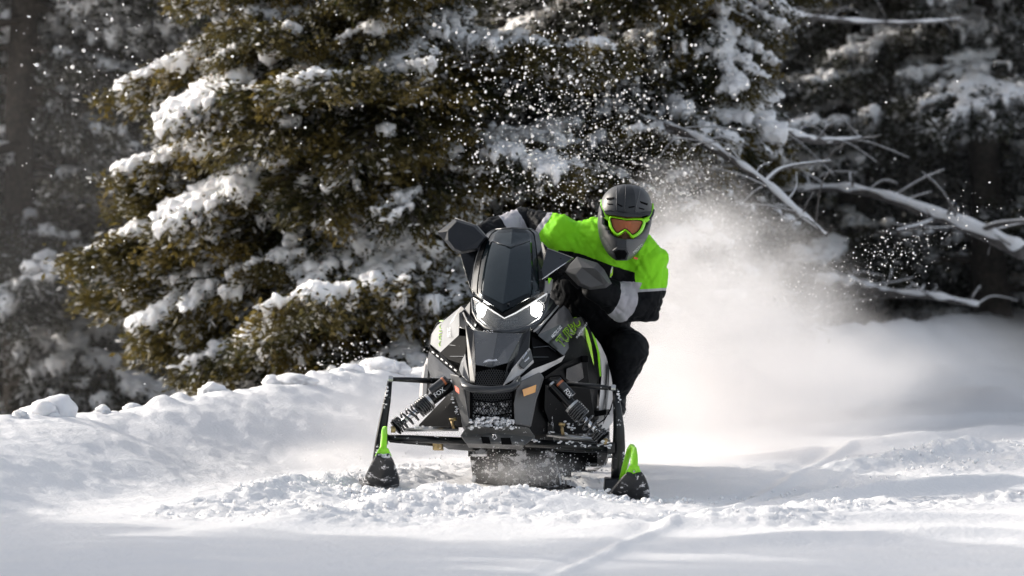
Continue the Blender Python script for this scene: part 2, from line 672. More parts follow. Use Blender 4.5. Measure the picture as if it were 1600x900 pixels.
# ---------------------------------------------------------------- fir trees
def needle_quads(pos, direc, nrm, ln, wd):
    """tapered needle sprays: one quad (kite) each"""
    side = np.cross(direc, nrm)
    side /= np.linalg.norm(side, axis=1, keepdims=True) + 1e-9
    a = pos
    b = pos + direc * (ln * 0.55)[:, None] + side * wd[:, None]
    c_ = pos + direc * ln[:, None]
    d_ = pos + direc * (ln * 0.45)[:, None] - side * wd[:, None]
    v = np.stack([a, b, c_, d_], 1).reshape(-1, 3)
    f = np.arange(len(v)).reshape(-1, 4)
    return v, f


def bough_arrays(seed, ntw=22, per=115, frost=0.08, needle=0.05, snowy=1.0, blob=ICO1):
    """one bough of unit length pointing along +x: (needle verts, faces, material index), (wood), (snow verts, faces)"""
    r = np.random.default_rng(seed)
    droop = r.uniform(0.10, 0.24)

    def mainz(x):
        return -droop * x ** 1.6 + 0.10 * np.clip(x - 0.6, 0, 1) ** 2
    P, D, FR, snow_c, snow_s, snow_r = [], [], [], [], [], []
    wood = MB()
    xs = np.linspace(0, 1, 9)
    wood.tube([(x, 0.02 * math.sin(5 * x + seed), float(mainz(x))) for x in xs], [0.016 * (1 - 0.85 * x) + 0.002 for x in xs], n=5)
    for t in range(ntw):
        s = (t + r.uniform(-0.4, 0.4)) / ntw
        x0 = 0.10 + 0.88 * np.clip(s, 0, 1)
        sd = 1 if t % 2 else -1
        L = (0.40 * (1 - x0) ** 0.7 + 0.10) * r.uniform(0.7, 1.15)
        ang = r.uniform(0.65, 1.05) * sd * (1 - 0.35 * x0)
        dr = np.array([math.cos(ang), math.sin(ang), r.uniform(-0.25, 0.02)])
        base = np.array([x0, 0, float(mainz(x0))])
        wood.tube([base, base + dr * L * 0.5, base + dr * L + np.array([0, 0, -0.03])], [0.006, 0.004, 0.001], n=3, cap=False)
        n = int(per * (0.4 + L * 2.0))
        u = r.random(n) ** 0.8
        sag = -0.10 * u ** 2 * L
        p = base + dr * (u * L)[:, None]
        p[:, 2] += sag
        p += r.normal(size=(n, 3)) * np.array([0.022, 0.022, 0.016])
        p[:, 2] -= np.abs(r.normal(size=n)) * 0.022
        dd = dr + r.normal(size=(n, 3)) * np.array([0.65, 0.65, 0.45])
        dd[:, 2] -= 0.15
        dd /= np.linalg.norm(dd, axis=1, keepdims=True)
        P.append(p)
        D.append(dd)
        loaded = r.random() < 0.55 * snowy
        FR.append(np.full(n, frost * (2.0 if loaded else 0.6)))
        # snow resting on this twig
        if loaded:
            k = r.integers(2, 5)
            thick = r.uniform(0.45, 1.2) * (0.65 + 0.35 * snowy)
            for j in range(k):
                w = (j + 0.3) / k
                q = base + dr * (w * L) + np.array([0, 0, -0.10 * w * w * L + 0.018])
                snow_c.append(q + r.normal(size=3) * 0.010)
                rr = thick * (0.036 + 0.020 * r.random()) * (1 - 0.35 * w)
                snow_s.append(np.array([max(L / k * 0.75, rr), rr * 1.0, rr * 0.46]))
                ca, sa = math.cos(ang), math.sin(ang)
                snow_r.append(np.array([[ca, -sa, 0], [sa, ca, 0], [0, 0, 1]]))
    for j in range(int(9 * snowy)):
        x0 = r.uniform(0.2, 0.98)
        rr = r.uniform(0.03, 0.055)
        snow_c.append(np.array([x0, r.normal() * 0.02, float(mainz(x0)) + 0.02]))
        snow_s.append(np.array([rr * 1.7, rr, rr * 0.6]))
        snow_r.append(np.eye(3))
    P, D = np.concatenate(P), np.concatenate(D)
    n = len(P)
    nr = r.normal(size=(n, 3)) * 0.7 + np.array([0, 0, 1])
    v, f = needle_quads(P, D, nr, needle * r.uniform(0.6, 1.2, n), needle * r.uniform(0.13, 0.24, n))
    mi = (r.random(n) < np.concatenate(FR)).astype(int)
    sv, sf = blobs(blob, np.array(snow_c), snow_s, snow_r, 0.38, seed, 2.2) if snow_c else (np.zeros((0, 3)), np.zeros((0, 3), int))
    return (v, f, mi), wood, (sv, sf)


def melt(sm, seed, voxel=0.0085):
    """melts the separate lumps into one sheet of snow with a ragged, sagging edge"""
    o = bpy.data.objects.new('snow_load', sm)
    C.objects.link(o)
    r_ = o.modifiers.new('r', 'REMESH')
    r_.mode = 'VOXEL'
    r_.voxel_size = voxel
    me = bpy.data.meshes.new_from_object(o.evaluated_get(bpy.context.evaluated_depsgraph_get()))
    bpy.data.objects.remove(o)
    n_ = len(me.vertices)
    c_ = np.empty(n_ * 3)
    me.vertices.foreach_get('co', c_)
    c_ = c_.reshape(-1, 3)
    q_ = np.empty(n_ * 3)
    me.vertices.foreach_get('normal', q_)
    q_ = q_.reshape(-1, 3)
    c_ = c_ + q_ * (0.040 * (fbm(c_ * 20, 3, seed) - 0.55) + 0.034 * (fbm(c_ * 58, 2, seed + 5) - 0.5))[:, None]
    low = np.clip(-q_[:, 2], 0, 1) * np.clip(fbm(c_ * 30, 2, seed + 9) - 0.45, 0, 1)
    c_[:, 2] -= low * 0.16
    me.vertices.foreach_set('co', c_.ravel())
    me.materials.clear()
    me.materials.append(M['tree_snow'])
    me.polygons.foreach_set('material_index', np.zeros(len(me.polygons), np.int32))
    me.shade_smooth()
    me.name = 'snow_load'
    return me


def bough_meshes(seed, mats, **kw):
    (v, f, mi), wood, (sv, sf) = bough_arrays(seed, **kw)
    nv = len(v)
    me = bpy.data.meshes.new('bough')
    wv = [tuple(map(float, x)) for x in wood.v]
    me.from_pydata([tuple(x) for x in v.tolist()] + wv, [], [tuple(x) for x in f.tolist()] + [tuple(i + nv for i in q) for q in wood.f])
    for m in mats:
        me.materials.append(m)
    me.polygons.foreach_set('material_index', list(mi) + [2] * len(wood.f))
    sm = np_mesh('snow_load', sv, sf, [M['tree_snow']], smooth=True)
    return me, melt(sm, seed)


HERO = [bough_meshes(100 + i, [M['needle'], M['frost'], M['bark']], ntw=28, per=300, frost=0.13, needle=0.030, snowy=s) for i, s in enumerate((0.95, 0.35, 0.6, 0.15, 1.9, 0.45))]
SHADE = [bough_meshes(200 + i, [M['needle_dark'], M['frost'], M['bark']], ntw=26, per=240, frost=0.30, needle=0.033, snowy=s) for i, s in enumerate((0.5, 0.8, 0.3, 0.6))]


def trunk_mesh(h, r0, seed):
    b = MB()
    n = 12
    pts = [(0.05 * math.sin(i * 0.9 + seed), 0.05 * math.cos(i * 0.7 + seed), -0.3 + (h + 0.3) * i / n) for i in range(n + 1)]
    b.tube(pts, [r0 * (1 - 0.93 * i / n) * (1.25 if i == 0 else 1) for i in range(n + 1)], n=9)
    return b


def add_bough(tree, kind, base_z, az, pitch, L, roll=0.0, wscale=1.0, off=0.0):
    me, sm = kind
    o = bpy.data.objects.new('bough', me)
    link(o, tree)
    o.location = (math.cos(az) * off, math.sin(az) * off, base_z)
    o.rotation_euler = (Matrix.Rotation(az, 3, 'Z') @ Matrix.Rotation(-pitch, 3, 'Y') @ Matrix.Rotation(roll, 3, 'X')).to_euler()
    o.scale = (L, L * wscale, L)
    s = bpy.data.objects.new('snow_load', sm)
    link(s, o)
    return o


def hero_tree(px, Yd, h, r0, reach, lab, set_, n_low, seed, zmax_dense=4.2, bias=None, minreach=0.5, arc=None):
    rr = random.Random(seed)
    c = W(px, 400, Yd)
    g = hz(c.x, c.y)
    t = empty('fir_tree', (c.x, c.y, g))
    tag(t, lab, 'tree')
    trunk_mesh(h, r0, seed).build('trunk', M['bark'], t, smooth=True)
    nb = n_low
    for i in range(nb):                                   # dense boughs in the lower crown
        z = 0.15 + (zmax_dense - 0.15) * (i + rr.random()) / nb
        az = rr.uniform(0, 2 * math.pi)
        if bias is not None and rr.random() < 0.55:
            az = bias + rr.gauss(0, 0.8)
        L = max(minreach, reach * (1 - z / h) ** 0.75 * rr.uniform(0.72, 1.12))
        if arc and math.cos(az) > -0.1: L *= arc
        add_bough(t, set_[rr.randrange(len(set_))], z, az, rr.uniform(-0.22, 0.14), L, rr.uniform(-0.25, 0.25), rr.uniform(0.85, 1.15))
    nu = int((h - zmax_dense) / 0.22)
    for i in range(nu):
        z = zmax_dense + (h - zmax_dense - 0.2) * (i + rr.random()) / nu
        L = max(0.25, reach * (1 - z / h) ** 0.75 * rr.uniform(0.8, 1.1))
        add_bough(t, set_[rr.randrange(len(set_))], z, i * 2.4 + rr.random(), rr.uniform(-0.1, 0.3), L, 0, 1.1)
    return t


def aimed_bough(tree, set_, k, px, py, Yd, drop=0.25, wscale=1.0, roll=0.0):
    """a bough whose tip ends where the photograph shows it"""
    tip = W(px, py, Yd)
    o = tree.location
    dx, dy = tip.x - o.x, tip.y - o.y
    run = math.hypot(dx, dy)
    z1 = tip.z - o.z
    # the unit bough already droops by about 0.15 of its length
    pitch = -math.atan2(drop * run, run)
    L = run / math.cos(pitch)
    base_z = z1 + drop * run + 0.14 * L
    return add_bough(tree, set_[k], max(0.1, base_z), math.atan2(dy, dx), pitch, L, roll, wscale)


big = hero_tree(672, 9.2, 8.5, 0.13, 2.25, 'large olive brown fir with heavy snow pads, behind the left bank', HERO[:4] + HERO[5:], 74, 3, bias=math.pi * 1.05)
for (px, py, Yd, k, dr_, ws) in [(370, 50, 8.6, 4, 0.10, 0.9), (245, 165, 8.4, 4, 0.28, 1.0), (185, 118, 9.6, 0, 0.2, 0.9), (190, 245, 8.9, 0, 0.12, 0.9),
                                 (250, 320, 8.2, 4, 0.2, 0.9), (180, 395, 8.8, 2, 0.18, 0.9), (200, 485, 8.4, 0, 0.3, 0.9), (235, 550, 8.6, 2, 0.2, 0.9),
                                 (590, 420, 7.9, 4, 0.35, 1.2), (470, 415, 8.0, 4, 0.3, 1.0), (620, 540, 7.8, 0, 0.3, 1.1), (440, 150, 8.0, 2, 0.3, 0.9),
                                 (560, 70, 8.0, 2, 0.25, 1.0), (610, 110, 7.9, 4, 0.3, 0.9), (300, 560, 8.0, 5, 0.2, 1.0), (420, 520, 7.9, 5, 0.25, 1.0),
                                 (480, 300, 7.7, 1, 0.3, 1.1), (380, 230, 7.8, 3, 0.2, 1.1), (560, 250, 7.6, 3, 0.3, 1.1), (640, 330, 7.6, 5, 0.3, 1.0)]:
    aimed_bough(big, HERO, k, px, py, Yd, dr_, ws)
mid = hero_tree(1105, 11.0, 9.0, 0.15, 2.2, 'dark fir with drooping snow laden boughs behind the rider', HERO[1:4] + SHADE, 62, 5, bias=math.pi * 1.1, minreach=0.3, arc=0.38)
for (px, py, Yd, k, dr_, ws) in [(1010, 100, 10.2, 4, 0.30, 1.0), (1050, 245, 9.6, 4, 0.30, 1.3), (960, 235, 9.8, 0, 0.4, 1.1), (985, 20, 10.4, 0, 0.2, 1.0),
                                 (930, 300, 9.8, 4, 0.35, 1.2), (840, 70, 10.2, 0, 0.2, 1.0), (790, 130, 10.0, 2, 0.2, 1.0), (760, 200, 10.0, 0, 0.2, 1.0),
                                 (1150, 130, 9.9, 0, 0.6, 1.0), (820, 230, 9.7, 2, 0.2, 1.0), (770, 290, 9.6, 0, 0.25, 1.0)]:
    aimed_bough(mid, HERO, k, px, py, Yd, dr_, ws)
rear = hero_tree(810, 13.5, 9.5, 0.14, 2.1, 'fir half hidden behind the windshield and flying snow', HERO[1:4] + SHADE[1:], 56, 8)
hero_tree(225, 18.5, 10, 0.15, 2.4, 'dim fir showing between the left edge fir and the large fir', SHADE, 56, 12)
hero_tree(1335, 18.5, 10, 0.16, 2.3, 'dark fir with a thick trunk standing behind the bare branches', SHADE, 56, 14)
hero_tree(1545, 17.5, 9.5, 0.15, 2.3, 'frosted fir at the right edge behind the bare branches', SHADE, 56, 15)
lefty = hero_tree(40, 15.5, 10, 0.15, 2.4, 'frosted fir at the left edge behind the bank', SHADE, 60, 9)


def joined_crown(seed, h, reach, nb, **kw):
    r = np.random.default_rng(seed)
    lib = [bough_arrays(seed * 10 + i, blob=ICO0, **kw) for i in range(5)]
    V, F, MI, SV, SF = [], [], [], [], []
    nv = ns = 0
    for i in range(nb):
        (v, f, mi), wood, (sv, sf) = lib[i % 5]
        z = 0.1 + (h - 0.4) * ((i + r.random()) / nb) ** 1.25
        L = max(0.3, reach * (1 - z / h) ** 0.8 * r.uniform(0.75, 1.15))
        A = np.array((Matrix.Rotation(r.uniform(0, 6.283), 3, 'Z') @ Matrix.Rotation(r.uniform(-0.1, 0.25), 3, 'Y') @ Matrix.Rotation(r.uniform(-0.3, 0.3), 3, 'X')))
        V.append((v * L) @ A.T + np.array([0, 0, z]))
        F.append(f + nv)
        MI.append(mi)
        nv += len(v)
        SV.append((sv * L) @ A.T + np.array([0, 0, z]))
        SF.append(sf + ns)
        ns += len(sv)
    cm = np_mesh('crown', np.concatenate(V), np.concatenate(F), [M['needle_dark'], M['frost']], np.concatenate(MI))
    sm = np_mesh('snow_load', np.concatenate(SV), np.concatenate(SF), [M['tree_snow']], smooth=True)
    tm = trunk_mesh(h, 0.13, seed)
    to = tm.build('trunk', M['bark'], None, smooth=True)
    tme = to.data
    bpy.data.objects.remove(to)
    return cm, sm, tme


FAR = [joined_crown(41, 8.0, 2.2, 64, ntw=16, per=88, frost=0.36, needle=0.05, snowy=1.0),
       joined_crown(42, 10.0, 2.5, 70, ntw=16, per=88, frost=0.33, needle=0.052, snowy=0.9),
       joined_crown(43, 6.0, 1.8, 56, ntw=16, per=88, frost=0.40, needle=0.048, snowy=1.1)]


def far_tree(px, Yd, k, s, lab, grp):
    c = W(px, 400, Yd)
    t = empty('forest_fir', (c.x, c.y, hz(c.x, c.y)))
    t.rotation_euler.z = random.uniform(0, 6.28)
    t.scale = (s, s, s * random.uniform(0.9, 1.1))
    cm, sm, tm = FAR[k]
    link(bpy.data.objects.new('trunk', tm), t)
    cr = link(bpy.data.objects.new('crown', cm), t)
    link(bpy.data.objects.new('snow_load', sm), cr)
    tag(t, lab, 'tree', grp)


FAR_L = 'grey frosted fir in the shaded forest left of the large olive fir'
FAR_C = 'shaded fir deep in the forest between the large fir and the fallen branches'
FAR_R = 'grey frosted fir in the shaded forest above the fallen branches'
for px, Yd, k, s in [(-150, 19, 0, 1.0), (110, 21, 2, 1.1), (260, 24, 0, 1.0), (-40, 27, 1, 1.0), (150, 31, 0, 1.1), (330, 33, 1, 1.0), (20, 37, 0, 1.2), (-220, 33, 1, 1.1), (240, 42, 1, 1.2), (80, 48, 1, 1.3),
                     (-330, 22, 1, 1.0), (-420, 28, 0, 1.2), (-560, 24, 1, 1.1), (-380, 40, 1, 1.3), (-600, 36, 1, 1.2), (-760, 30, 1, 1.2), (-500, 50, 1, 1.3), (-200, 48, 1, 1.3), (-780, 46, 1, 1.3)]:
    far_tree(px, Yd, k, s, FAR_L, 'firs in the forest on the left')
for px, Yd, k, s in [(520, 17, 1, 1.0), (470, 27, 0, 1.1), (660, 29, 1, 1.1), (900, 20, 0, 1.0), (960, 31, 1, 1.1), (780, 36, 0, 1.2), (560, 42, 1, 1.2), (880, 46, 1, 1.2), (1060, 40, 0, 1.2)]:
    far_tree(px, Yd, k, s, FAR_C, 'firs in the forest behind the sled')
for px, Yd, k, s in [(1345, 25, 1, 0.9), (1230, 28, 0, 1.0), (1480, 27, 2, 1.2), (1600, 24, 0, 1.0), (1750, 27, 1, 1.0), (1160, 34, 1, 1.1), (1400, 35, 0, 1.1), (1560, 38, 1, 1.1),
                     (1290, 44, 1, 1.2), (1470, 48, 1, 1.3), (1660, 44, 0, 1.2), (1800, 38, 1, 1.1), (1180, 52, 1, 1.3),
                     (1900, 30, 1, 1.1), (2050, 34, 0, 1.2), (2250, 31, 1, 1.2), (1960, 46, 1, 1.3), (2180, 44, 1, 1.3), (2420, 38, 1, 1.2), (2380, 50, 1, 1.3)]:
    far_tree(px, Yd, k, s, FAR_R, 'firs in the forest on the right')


# the forest edge goes on along the bank, out of the picture to the left; it shades the near trail
for i, (x_, y_) in enumerate([(-9.0, -0.2), (-9.4, -2.3), (-8.8, -4.4), (-9.2, -6.5), (-8.9, -8.6), (-11.6, 0.2), (-11.3, -1.8), (-11.8, -3.8), (-11.4, -6.0)]):
    far_tree(800 + x_ / (PX * (1 + y_ / DIST)), y_, 1, 1.25, 'fir at the forest edge further along the bank', 'firs along the bank')


# ---------------------------------------------------------------- fallen and bare branches under snow
M['limb'] = mat('grey_limb', (0.10, 0.09, 0.085), 0.9, var=0.3, vscale=20, bump=0.6, bscale=30)


def limb(name, pts, rad, lab, cat, twigs=(), snow=0.9):
    P = [W(*p) for p in pts]
    base = Vector(P[0])

    def smooth_path(Q, n=26):
        out = []
        m = len(Q)
        for i in range(n + 1):
            s = i / n * (m - 1)
            a = min(int(s), m - 2)
            t = s - a
            p0, p1, p2, p3 = Q[max(a - 1, 0)], Q[a], Q[a + 1], Q[min(a + 2, m - 1)]
            out.append(0.5 * ((2 * p1) + (p2 - p0) * t + (2 * p0 - 5 * p1 + 4 * p2 - p3) * t * t + (3 * p1 - p0 - 3 * p2 + p3) * t ** 3))
        return out
    path = smooth_path(P, 60)
    rad0, ntw_ = rad, len(twigs)
    n = len(path)
    b = MB()
    b.tube(path, [rad * (1 - 0.65 * i / n) for i in range(n)], n=9)
    s = MB()
    s.tube([p + Vector((0, -rad * .15, rad * (1 - 0.65 * i / n) * 0.45)) for i, p in enumerate(path)],
           [rad * snow * 1.15 * (1 - 0.6 * i / n) * (0.55 + 0.9 * float(vnoise(np.array([[i * .33, pts[0][0], 0]]), 4)[0])) for i in range(n)], n=9, flat=0.85)
    twigs = [[W(*p) for p in tw] for tw in twigs]
    lr = random.Random(int(pts[0][0]))
    for _ in range(16):                                     # fine twigs off the limb
        a = path[lr.randrange(3, n - 1)]
        dr0 = Vector((lr.uniform(-1, 1), lr.uniform(-.5, .5), lr.uniform(-.35, .8))).normalized()
        ll = lr.uniform(.12, .5)
        twigs.append([a, a + dr0 * ll * .5 + Vector((0, 0, lr.uniform(-.03, .05))), a + dr0 * ll + Vector((lr.uniform(-.08, .08), 0, lr.uniform(-.12, .04)))])
    for ti, tw in enumerate(twigs):
        q = smooth_path(tw, 10)
        rad = rad0 * (1.0 if ti < ntw_ else .42)
        b.tube(q, [rad * 0.45 * (1 - 0.8 * i / len(q)) for i in range(len(q))], n=6)
        s.tube([p + Vector((0, 0, rad * 0.25)) for p in q], [rad * 0.42 * (1 - 0.7 * i / len(q)) * (0.8 + 0.4 * random.random()) for i in range(len(q))], n=6, flat=0.7)
    o = b.build(name, M['limb'], None, origin=base, smooth=True)
    o.location = base
    so = s.build('snow_load', M['tree_snow'], o, origin=base, smooth=True)
    d = so.modifiers.new('sub', 'SUBSURF')
    d.levels = d.render_levels = 1
    tag(o, lab, cat, 'bare branches under snow')


limb('bare_branch', [(1010, 190, 9.6), (1070, 208, 9.3), (1130, 240, 9.0), (1195, 285, 8.8), (1240, 325, 8.6), (1292, 368, 8.4)], 0.036,
     'bare snow covered branch slanting down to the right behind the plume', 'branch', [[(1195, 285, 8.8), (1225, 262, 9.1), (1300, 252, 9.6)]])
limb('bare_branch', [(1600, 395, 12.5), (1530, 362, 12.7), (1440, 328, 13), (1375, 305, 13.2), (1310, 294, 13.4), (1215, 297, 13.6)], 0.055,
     'thickest bare snow covered branch reaching in from the right edge', 'branch', [[(1470, 340, 13), (1440, 352, 12.8), (1400, 362, 12.6)], [(1530, 362, 12.7), (1560, 350, 12.5), (1610, 345, 12.3)]])
limb('bare_branch', [(1130, 160, 11), (1190, 192, 11.2), (1250, 214, 11.5), (1290, 221, 11.7), (1345, 216, 12)], 0.042, 'short bare snow covered branch above the slanting one', 'branch')
limb('bare_branch', [(1090, 8, 14), (1180, 16, 14.4), (1290, 30, 15), (1400, 36, 15.5), (1500, 30, 16)], 0.03, 'thin bare branch crossing near the top edge', 'branch')
limb('fallen_log', [(1280, 440, 15.5), (1340, 446, 15.3), (1390, 458, 15.2), (1450, 462, 15.1), (1530, 477, 15)], 0.05,
     'thin fallen log poking out above the snow behind the trail', 'log')

# ---------------------------------------------------------------- snowmobile
M['black'] = mat('gloss_black', (0.0035, 0.0038, 0.0045), 0.2, coat=0.12, rvar=0.08, spec=0.25)
M['satin'] = mat('satin_black_plastic', (0.0030, 0.0032, 0.0037), 0.42, bump=0.05, bscale=200, spec=0.03, snow=0.03, snowscale=60)
M['hood'] = mat('slate_hood', (0.027, 0.031, 0.037), 0.3, coat=0.3, var=0.08, vscale=6, rvar=0.06, spec=0.35)
M['grey'] = mat('grey_plastic', (0.10, 0.101, 0.104), 0.45, spec=0.3, bump=0.08, bscale=220, var=0.08, vscale=9, snow=0.06, snowscale=45)
M['skid'] = mat('grey_skid_plate', (0.10, 0.10, 0.098), 0.5, spec=0.3, bump=0.12, bscale=120, var=0.12, vscale=10, snow=0.12, snowscale=40)
M['silver'] = mat('silver_decal', (0.30, 0.295, 0.29), 0.36, metal=0.2, coat=0.3, var=0.10, vscale=8)
M['gun'] = mat('gunmetal_decal', (0.036, 0.038, 0.042), 0.28, metal=0.2, coat=0.3, spec=0.25, var=0.15, vscale=8)
M['pale'] = mat('pale_silver_decal', (0.52, 0.50, 0.49), 0.35, coat=0.3, var=0.12, vscale=7)
M['steel'] = mat('steel_decal', (0.085, 0.085, 0.088), 0.3, metal=0.2, coat=0.3, var=0.35, vscale=9)
M['chrome'] = mat('chrome', (0.62, 0.62, 0.63), 0.14, metal=1.0)
M['alloy'] = mat('brushed_alloy', (0.5, 0.5, 0.5), 0.32, metal=0.9, snow=0.10, snowscale=50)
M['lime'] = mat('lime_plastic', (0.29, 0.78, 0.010), 0.38, coat=0.3, var=0.06, vscale=15)
M['lime_decal'] = mat('lime_decal', (0.42, 0.80, 0.012), 0.35, coat=0.4)
M['white_decal'] = mat('white_decal', (0.78, 0.78, 0.78), 0.4, coat=0.3)
M['orange'] = mat('amber_reflector', (0.75, 0.36, 0.10), 0.25, coat=0.6)
M['red'] = mat('red_reflector', (0.75, 0.10, 0.03), 0.3, coat=0.6)
M['spring'] = mat('gloss_spring', (0.012, 0.013, 0.015), 0.22, coat=0.6, spec=0.7)
M['copper'] = mat('copper_decal', (0.42, 0.13, 0.05), 0.35, coat=0.3)
M['ski'] = mat('black_ski_plastic', (0.014, 0.014, 0.015), 0.38, snow=0.17, snowscale=20, bump=0.1, bscale=60)
M['arm'] = mat('black_tube', (0.007, 0.008, 0.009), 0.28, coat=0.2, spec=0.3, snow=0.09, snowscale=36)
M['guard'] = mat('matte_guard', (0.022, 0.025, 0.031), 0.55, spec=0.2, var=0.1, vscale=12)
M['guard2'] = mat('matte_grey_guard', (0.085, 0.086, 0.089), 0.5, spec=0.25, var=0.08, vscale=12)
M['rubber'] = mat('rubber_track', (0.022, 0.021, 0.020), 0.7, snow=0.2, snowscale=16, bump=0.3, bscale=50)
M['clump'] = mat('clinging_snow', (0.84, 0.84, 0.86), 0.7, bump=0.6, bscale=90, sss=0.2, sssr=0.01)
M['lamp'] = emit('lit_lamp', (1.0, 0.96, 0.88), 22.0)
M['chrome_shine'] = emit('chrome_strip_shine', (1.0, 0.97, 0.92), 0.25)  # shine of the chrome V strip put in as weak emission, no lamp
M['brass'] = mat('brass_block', (0.45, 0.33, 0.16), 0.4, metal=0.6, var=0.4, vscale=60)
M['inner'] = mat('dark_cavity', (0.003, 0.003, 0.0035), 0.7, spec=0.05)


def smoked(base=(0.006, 0.010, 0.013, 1), spec=0.35):
    m = bpy.data.materials.new('smoked_windshield')
    m.use_nodes = True
    nt = m.node_tree
    p = nt.nodes['Principled BSDF']
    p.inputs['Base Color'].default_value = base
    p.inputs['Roughness'].default_value = 0.07
    p.inputs['Specular IOR Level'].default_value = spec
    p.inputs['Coat Weight'].default_value = 0.15
    p.inputs['Coat Roughness'].default_value = 0.03
    tr = node(nt, 'ShaderNodeBsdfTransparent')
    tr.inputs['Color'].default_value = (0.32, 0.40, 0.44, 1)
    ms = node(nt, 'ShaderNodeMixShader')
    ms.inputs['Fac'].default_value = 0.30
    nt.links.new(p.outputs[0], ms.inputs[1])
    nt.links.new(tr.outputs[0], ms.inputs[2])
    tc = node(nt, 'ShaderNodeTexCoord')
    nz = node(nt, 'ShaderNodeTexNoise')
    nz.inputs['Scale'].default_value = 6
    nz.inputs['Distortion'].default_value = 1.5
    nt.links.new(tc.outputs['Object'], nz.inputs['Vector'])
    bp = node(nt, 'ShaderNodeBump')
    bp.inputs['Strength'].default_value = 0.12
    bp.inputs['Distance'].default_value = 0.02
    nt.links.new(nz.outputs['Fac'], bp.inputs['Height'])
    nt.links.new(bp.outputs[0], p.inputs['Normal'])
    nt.links.new(ms.outputs[0], nt.nodes['Material Output'].inputs['Surface'])
    return m


def clear_lens(name, col, fac, rough=0.05):
    m = bpy.data.materials.new(name)
    m.use_nodes = True
    nt = m.node_tree
    p = nt.nodes['Principled BSDF']
    p.inputs['Base Color'].default_value = (*[c * 0.8 for c in col], 1)
    p.inputs['Roughness'].default_value = rough
    p.inputs['Coat Weight'].default_value = 0.6
    tr = node(nt, 'ShaderNodeBsdfTransparent')
    tr.inputs['Color'].default_value = (*col, 1)
    ms = node(nt, 'ShaderNodeMixShader')
    ms.inputs['Fac'].default_value = fac
    nt.links.new(p.outputs[0], ms.inputs[1])
    nt.links.new(tr.outputs[0], ms.inputs[2])
    nt.links.new(ms.outputs[0], nt.nodes['Material Output'].inputs['Surface'])
    return m


M['shield'] = smoked()
M['pane'] = smoked((0.024, 0.036, 0.044, 1), 0.6)
M['lens'] = clear_lens('clear_lens', (0.9, 0.93, 0.95), 0.82)
M['goggle'] = clear_lens('orange_lens', (1.0, 0.40, 0.20), 0.66, 0.06)

ROOT = Vector((0.0, 1.2, 0.0))
ROOT.z = hz(0.0, 1.2)
sled = empty('snowmobile', ROOT)
tag(sled, 'black and grey snowmobile with lime green accents and lit headlights, leaning into a turn', 'snowmobile')


def sp(b, name, m, parent=None, **kw):
    return b.build(name, m, parent or sled, origin=ROOT, **kw)


def pan(name, pts, m, parent=None, thick=0.014, bevel=0.003, back=(0.1, 1, -0.1), **kw):
    return sp(MB().panel([W(*p) for p in pts], thick, back), name, m, parent, bevel=bevel, smooth='auto', angle=20, **kw)


def AX(u, v, w):
    """sled frame: u across, v backwards from the nose, w up"""
    return Vector((-0.075 + 0.125 * v + u, v, w))


# dark inner body that closes the gaps behind the panels
ring_px = [
    (0.16, [(744, 575), (768, 575), (792, 572), (800, 600), (806, 640), (800, 676), (745, 674), (736, 640), (738, 600)]),
    (0.42, [(738, 522), (778, 520), (818, 524), (842, 560), (846, 620), (836, 680), (735, 678), (720, 620), (728, 560)]),
    (0.70, [(728, 482), (795, 470), (866, 492), (892, 540), (900, 590), (880, 676), (725, 672), (700, 600), (698, 530)]),
    (1.00, [(720, 478), (800, 450), (884, 484), (914, 520), (932, 590), (920, 668), (735, 668), (684, 600), (686, 530)]),
    (1.35, [(745, 490), (830, 470), (890, 490), (922, 530), (940, 590), (920, 660), (770, 660), (720, 600), (716, 530)]),
]
sp(MB().rings([[W(px, py, Yd) for px, py in ring] for Yd, ring in ring_px]), 'inner_body', M['satin'], smooth='auto')

# hood
hood = MB()
hood.panel([W(743, 570, .10), W(768, 574, .07), W(778, 520, .34), W(740, 516, .38)], 0.012)
hood.panel([W(768, 574, .07), W(793, 567, .10), W(817, 521, .38), W(778, 520, .34)], 0.012)
hood_o = sp(hood, 'hood', M['hood'], bevel=0.002)
pan('hood_edge', [(727, 507, .42), (740, 515.5, .375), (743, 570.5, .095), (742, 600, .09), (735, 602, .13), (731, 560, .25)], M['black'])
pan('hood_edge', [(817, 520.5, .375), (829, 512, .42), (827, 543, .33), (800, 577, .16), (785, 602, .09), (793, 568, .095)], M['black'])
# leaping badge on the hood: a small stretched running shape
lg = MB()
lg.panel([W(755, 567, .095), W(758, 563, .105), (W(764, 561, .105)), W(770, 562.2, .098), W(775, 560.5, .102), W(777.5, 563.5, .092), W(774, 564.5, .088), W(771, 564.2, .088), W(765, 564.5, .09), W(760, 565.2, .095)], 0.004)
sp(lg, 'hood_badge', M['chrome'], hood_o, bevel=0.0006)

pan('decal_panel', [(827, 543, .325), (834, 566, .33), (812, 587, .2), (785, 603, .08), (800, 576, .155)], M['pale'])
pan('decal_panel', [(829, 545, .31), (833, 562, .31), (818, 577, .22), (811, 570, .2)], M['gun'], thick=0.008)
pan('decal_panel', [(823, 548, .29), (827, 560, .28), (820, 566, .24), (816, 560, .25)], M['chrome'], thick=0.004)
pan('decal_panel', [(720, 566, .33), (727, 552, .34), (728, 560, .3), (735, 600, .13), (722, 588, .2), (717, 578, .28)], M['gun'])
pan('decal_panel', [(722, 566, .30), (727, 560, .31), (727, 580, .24), (723, 583, .24)], M['silver'], thick=0.006)


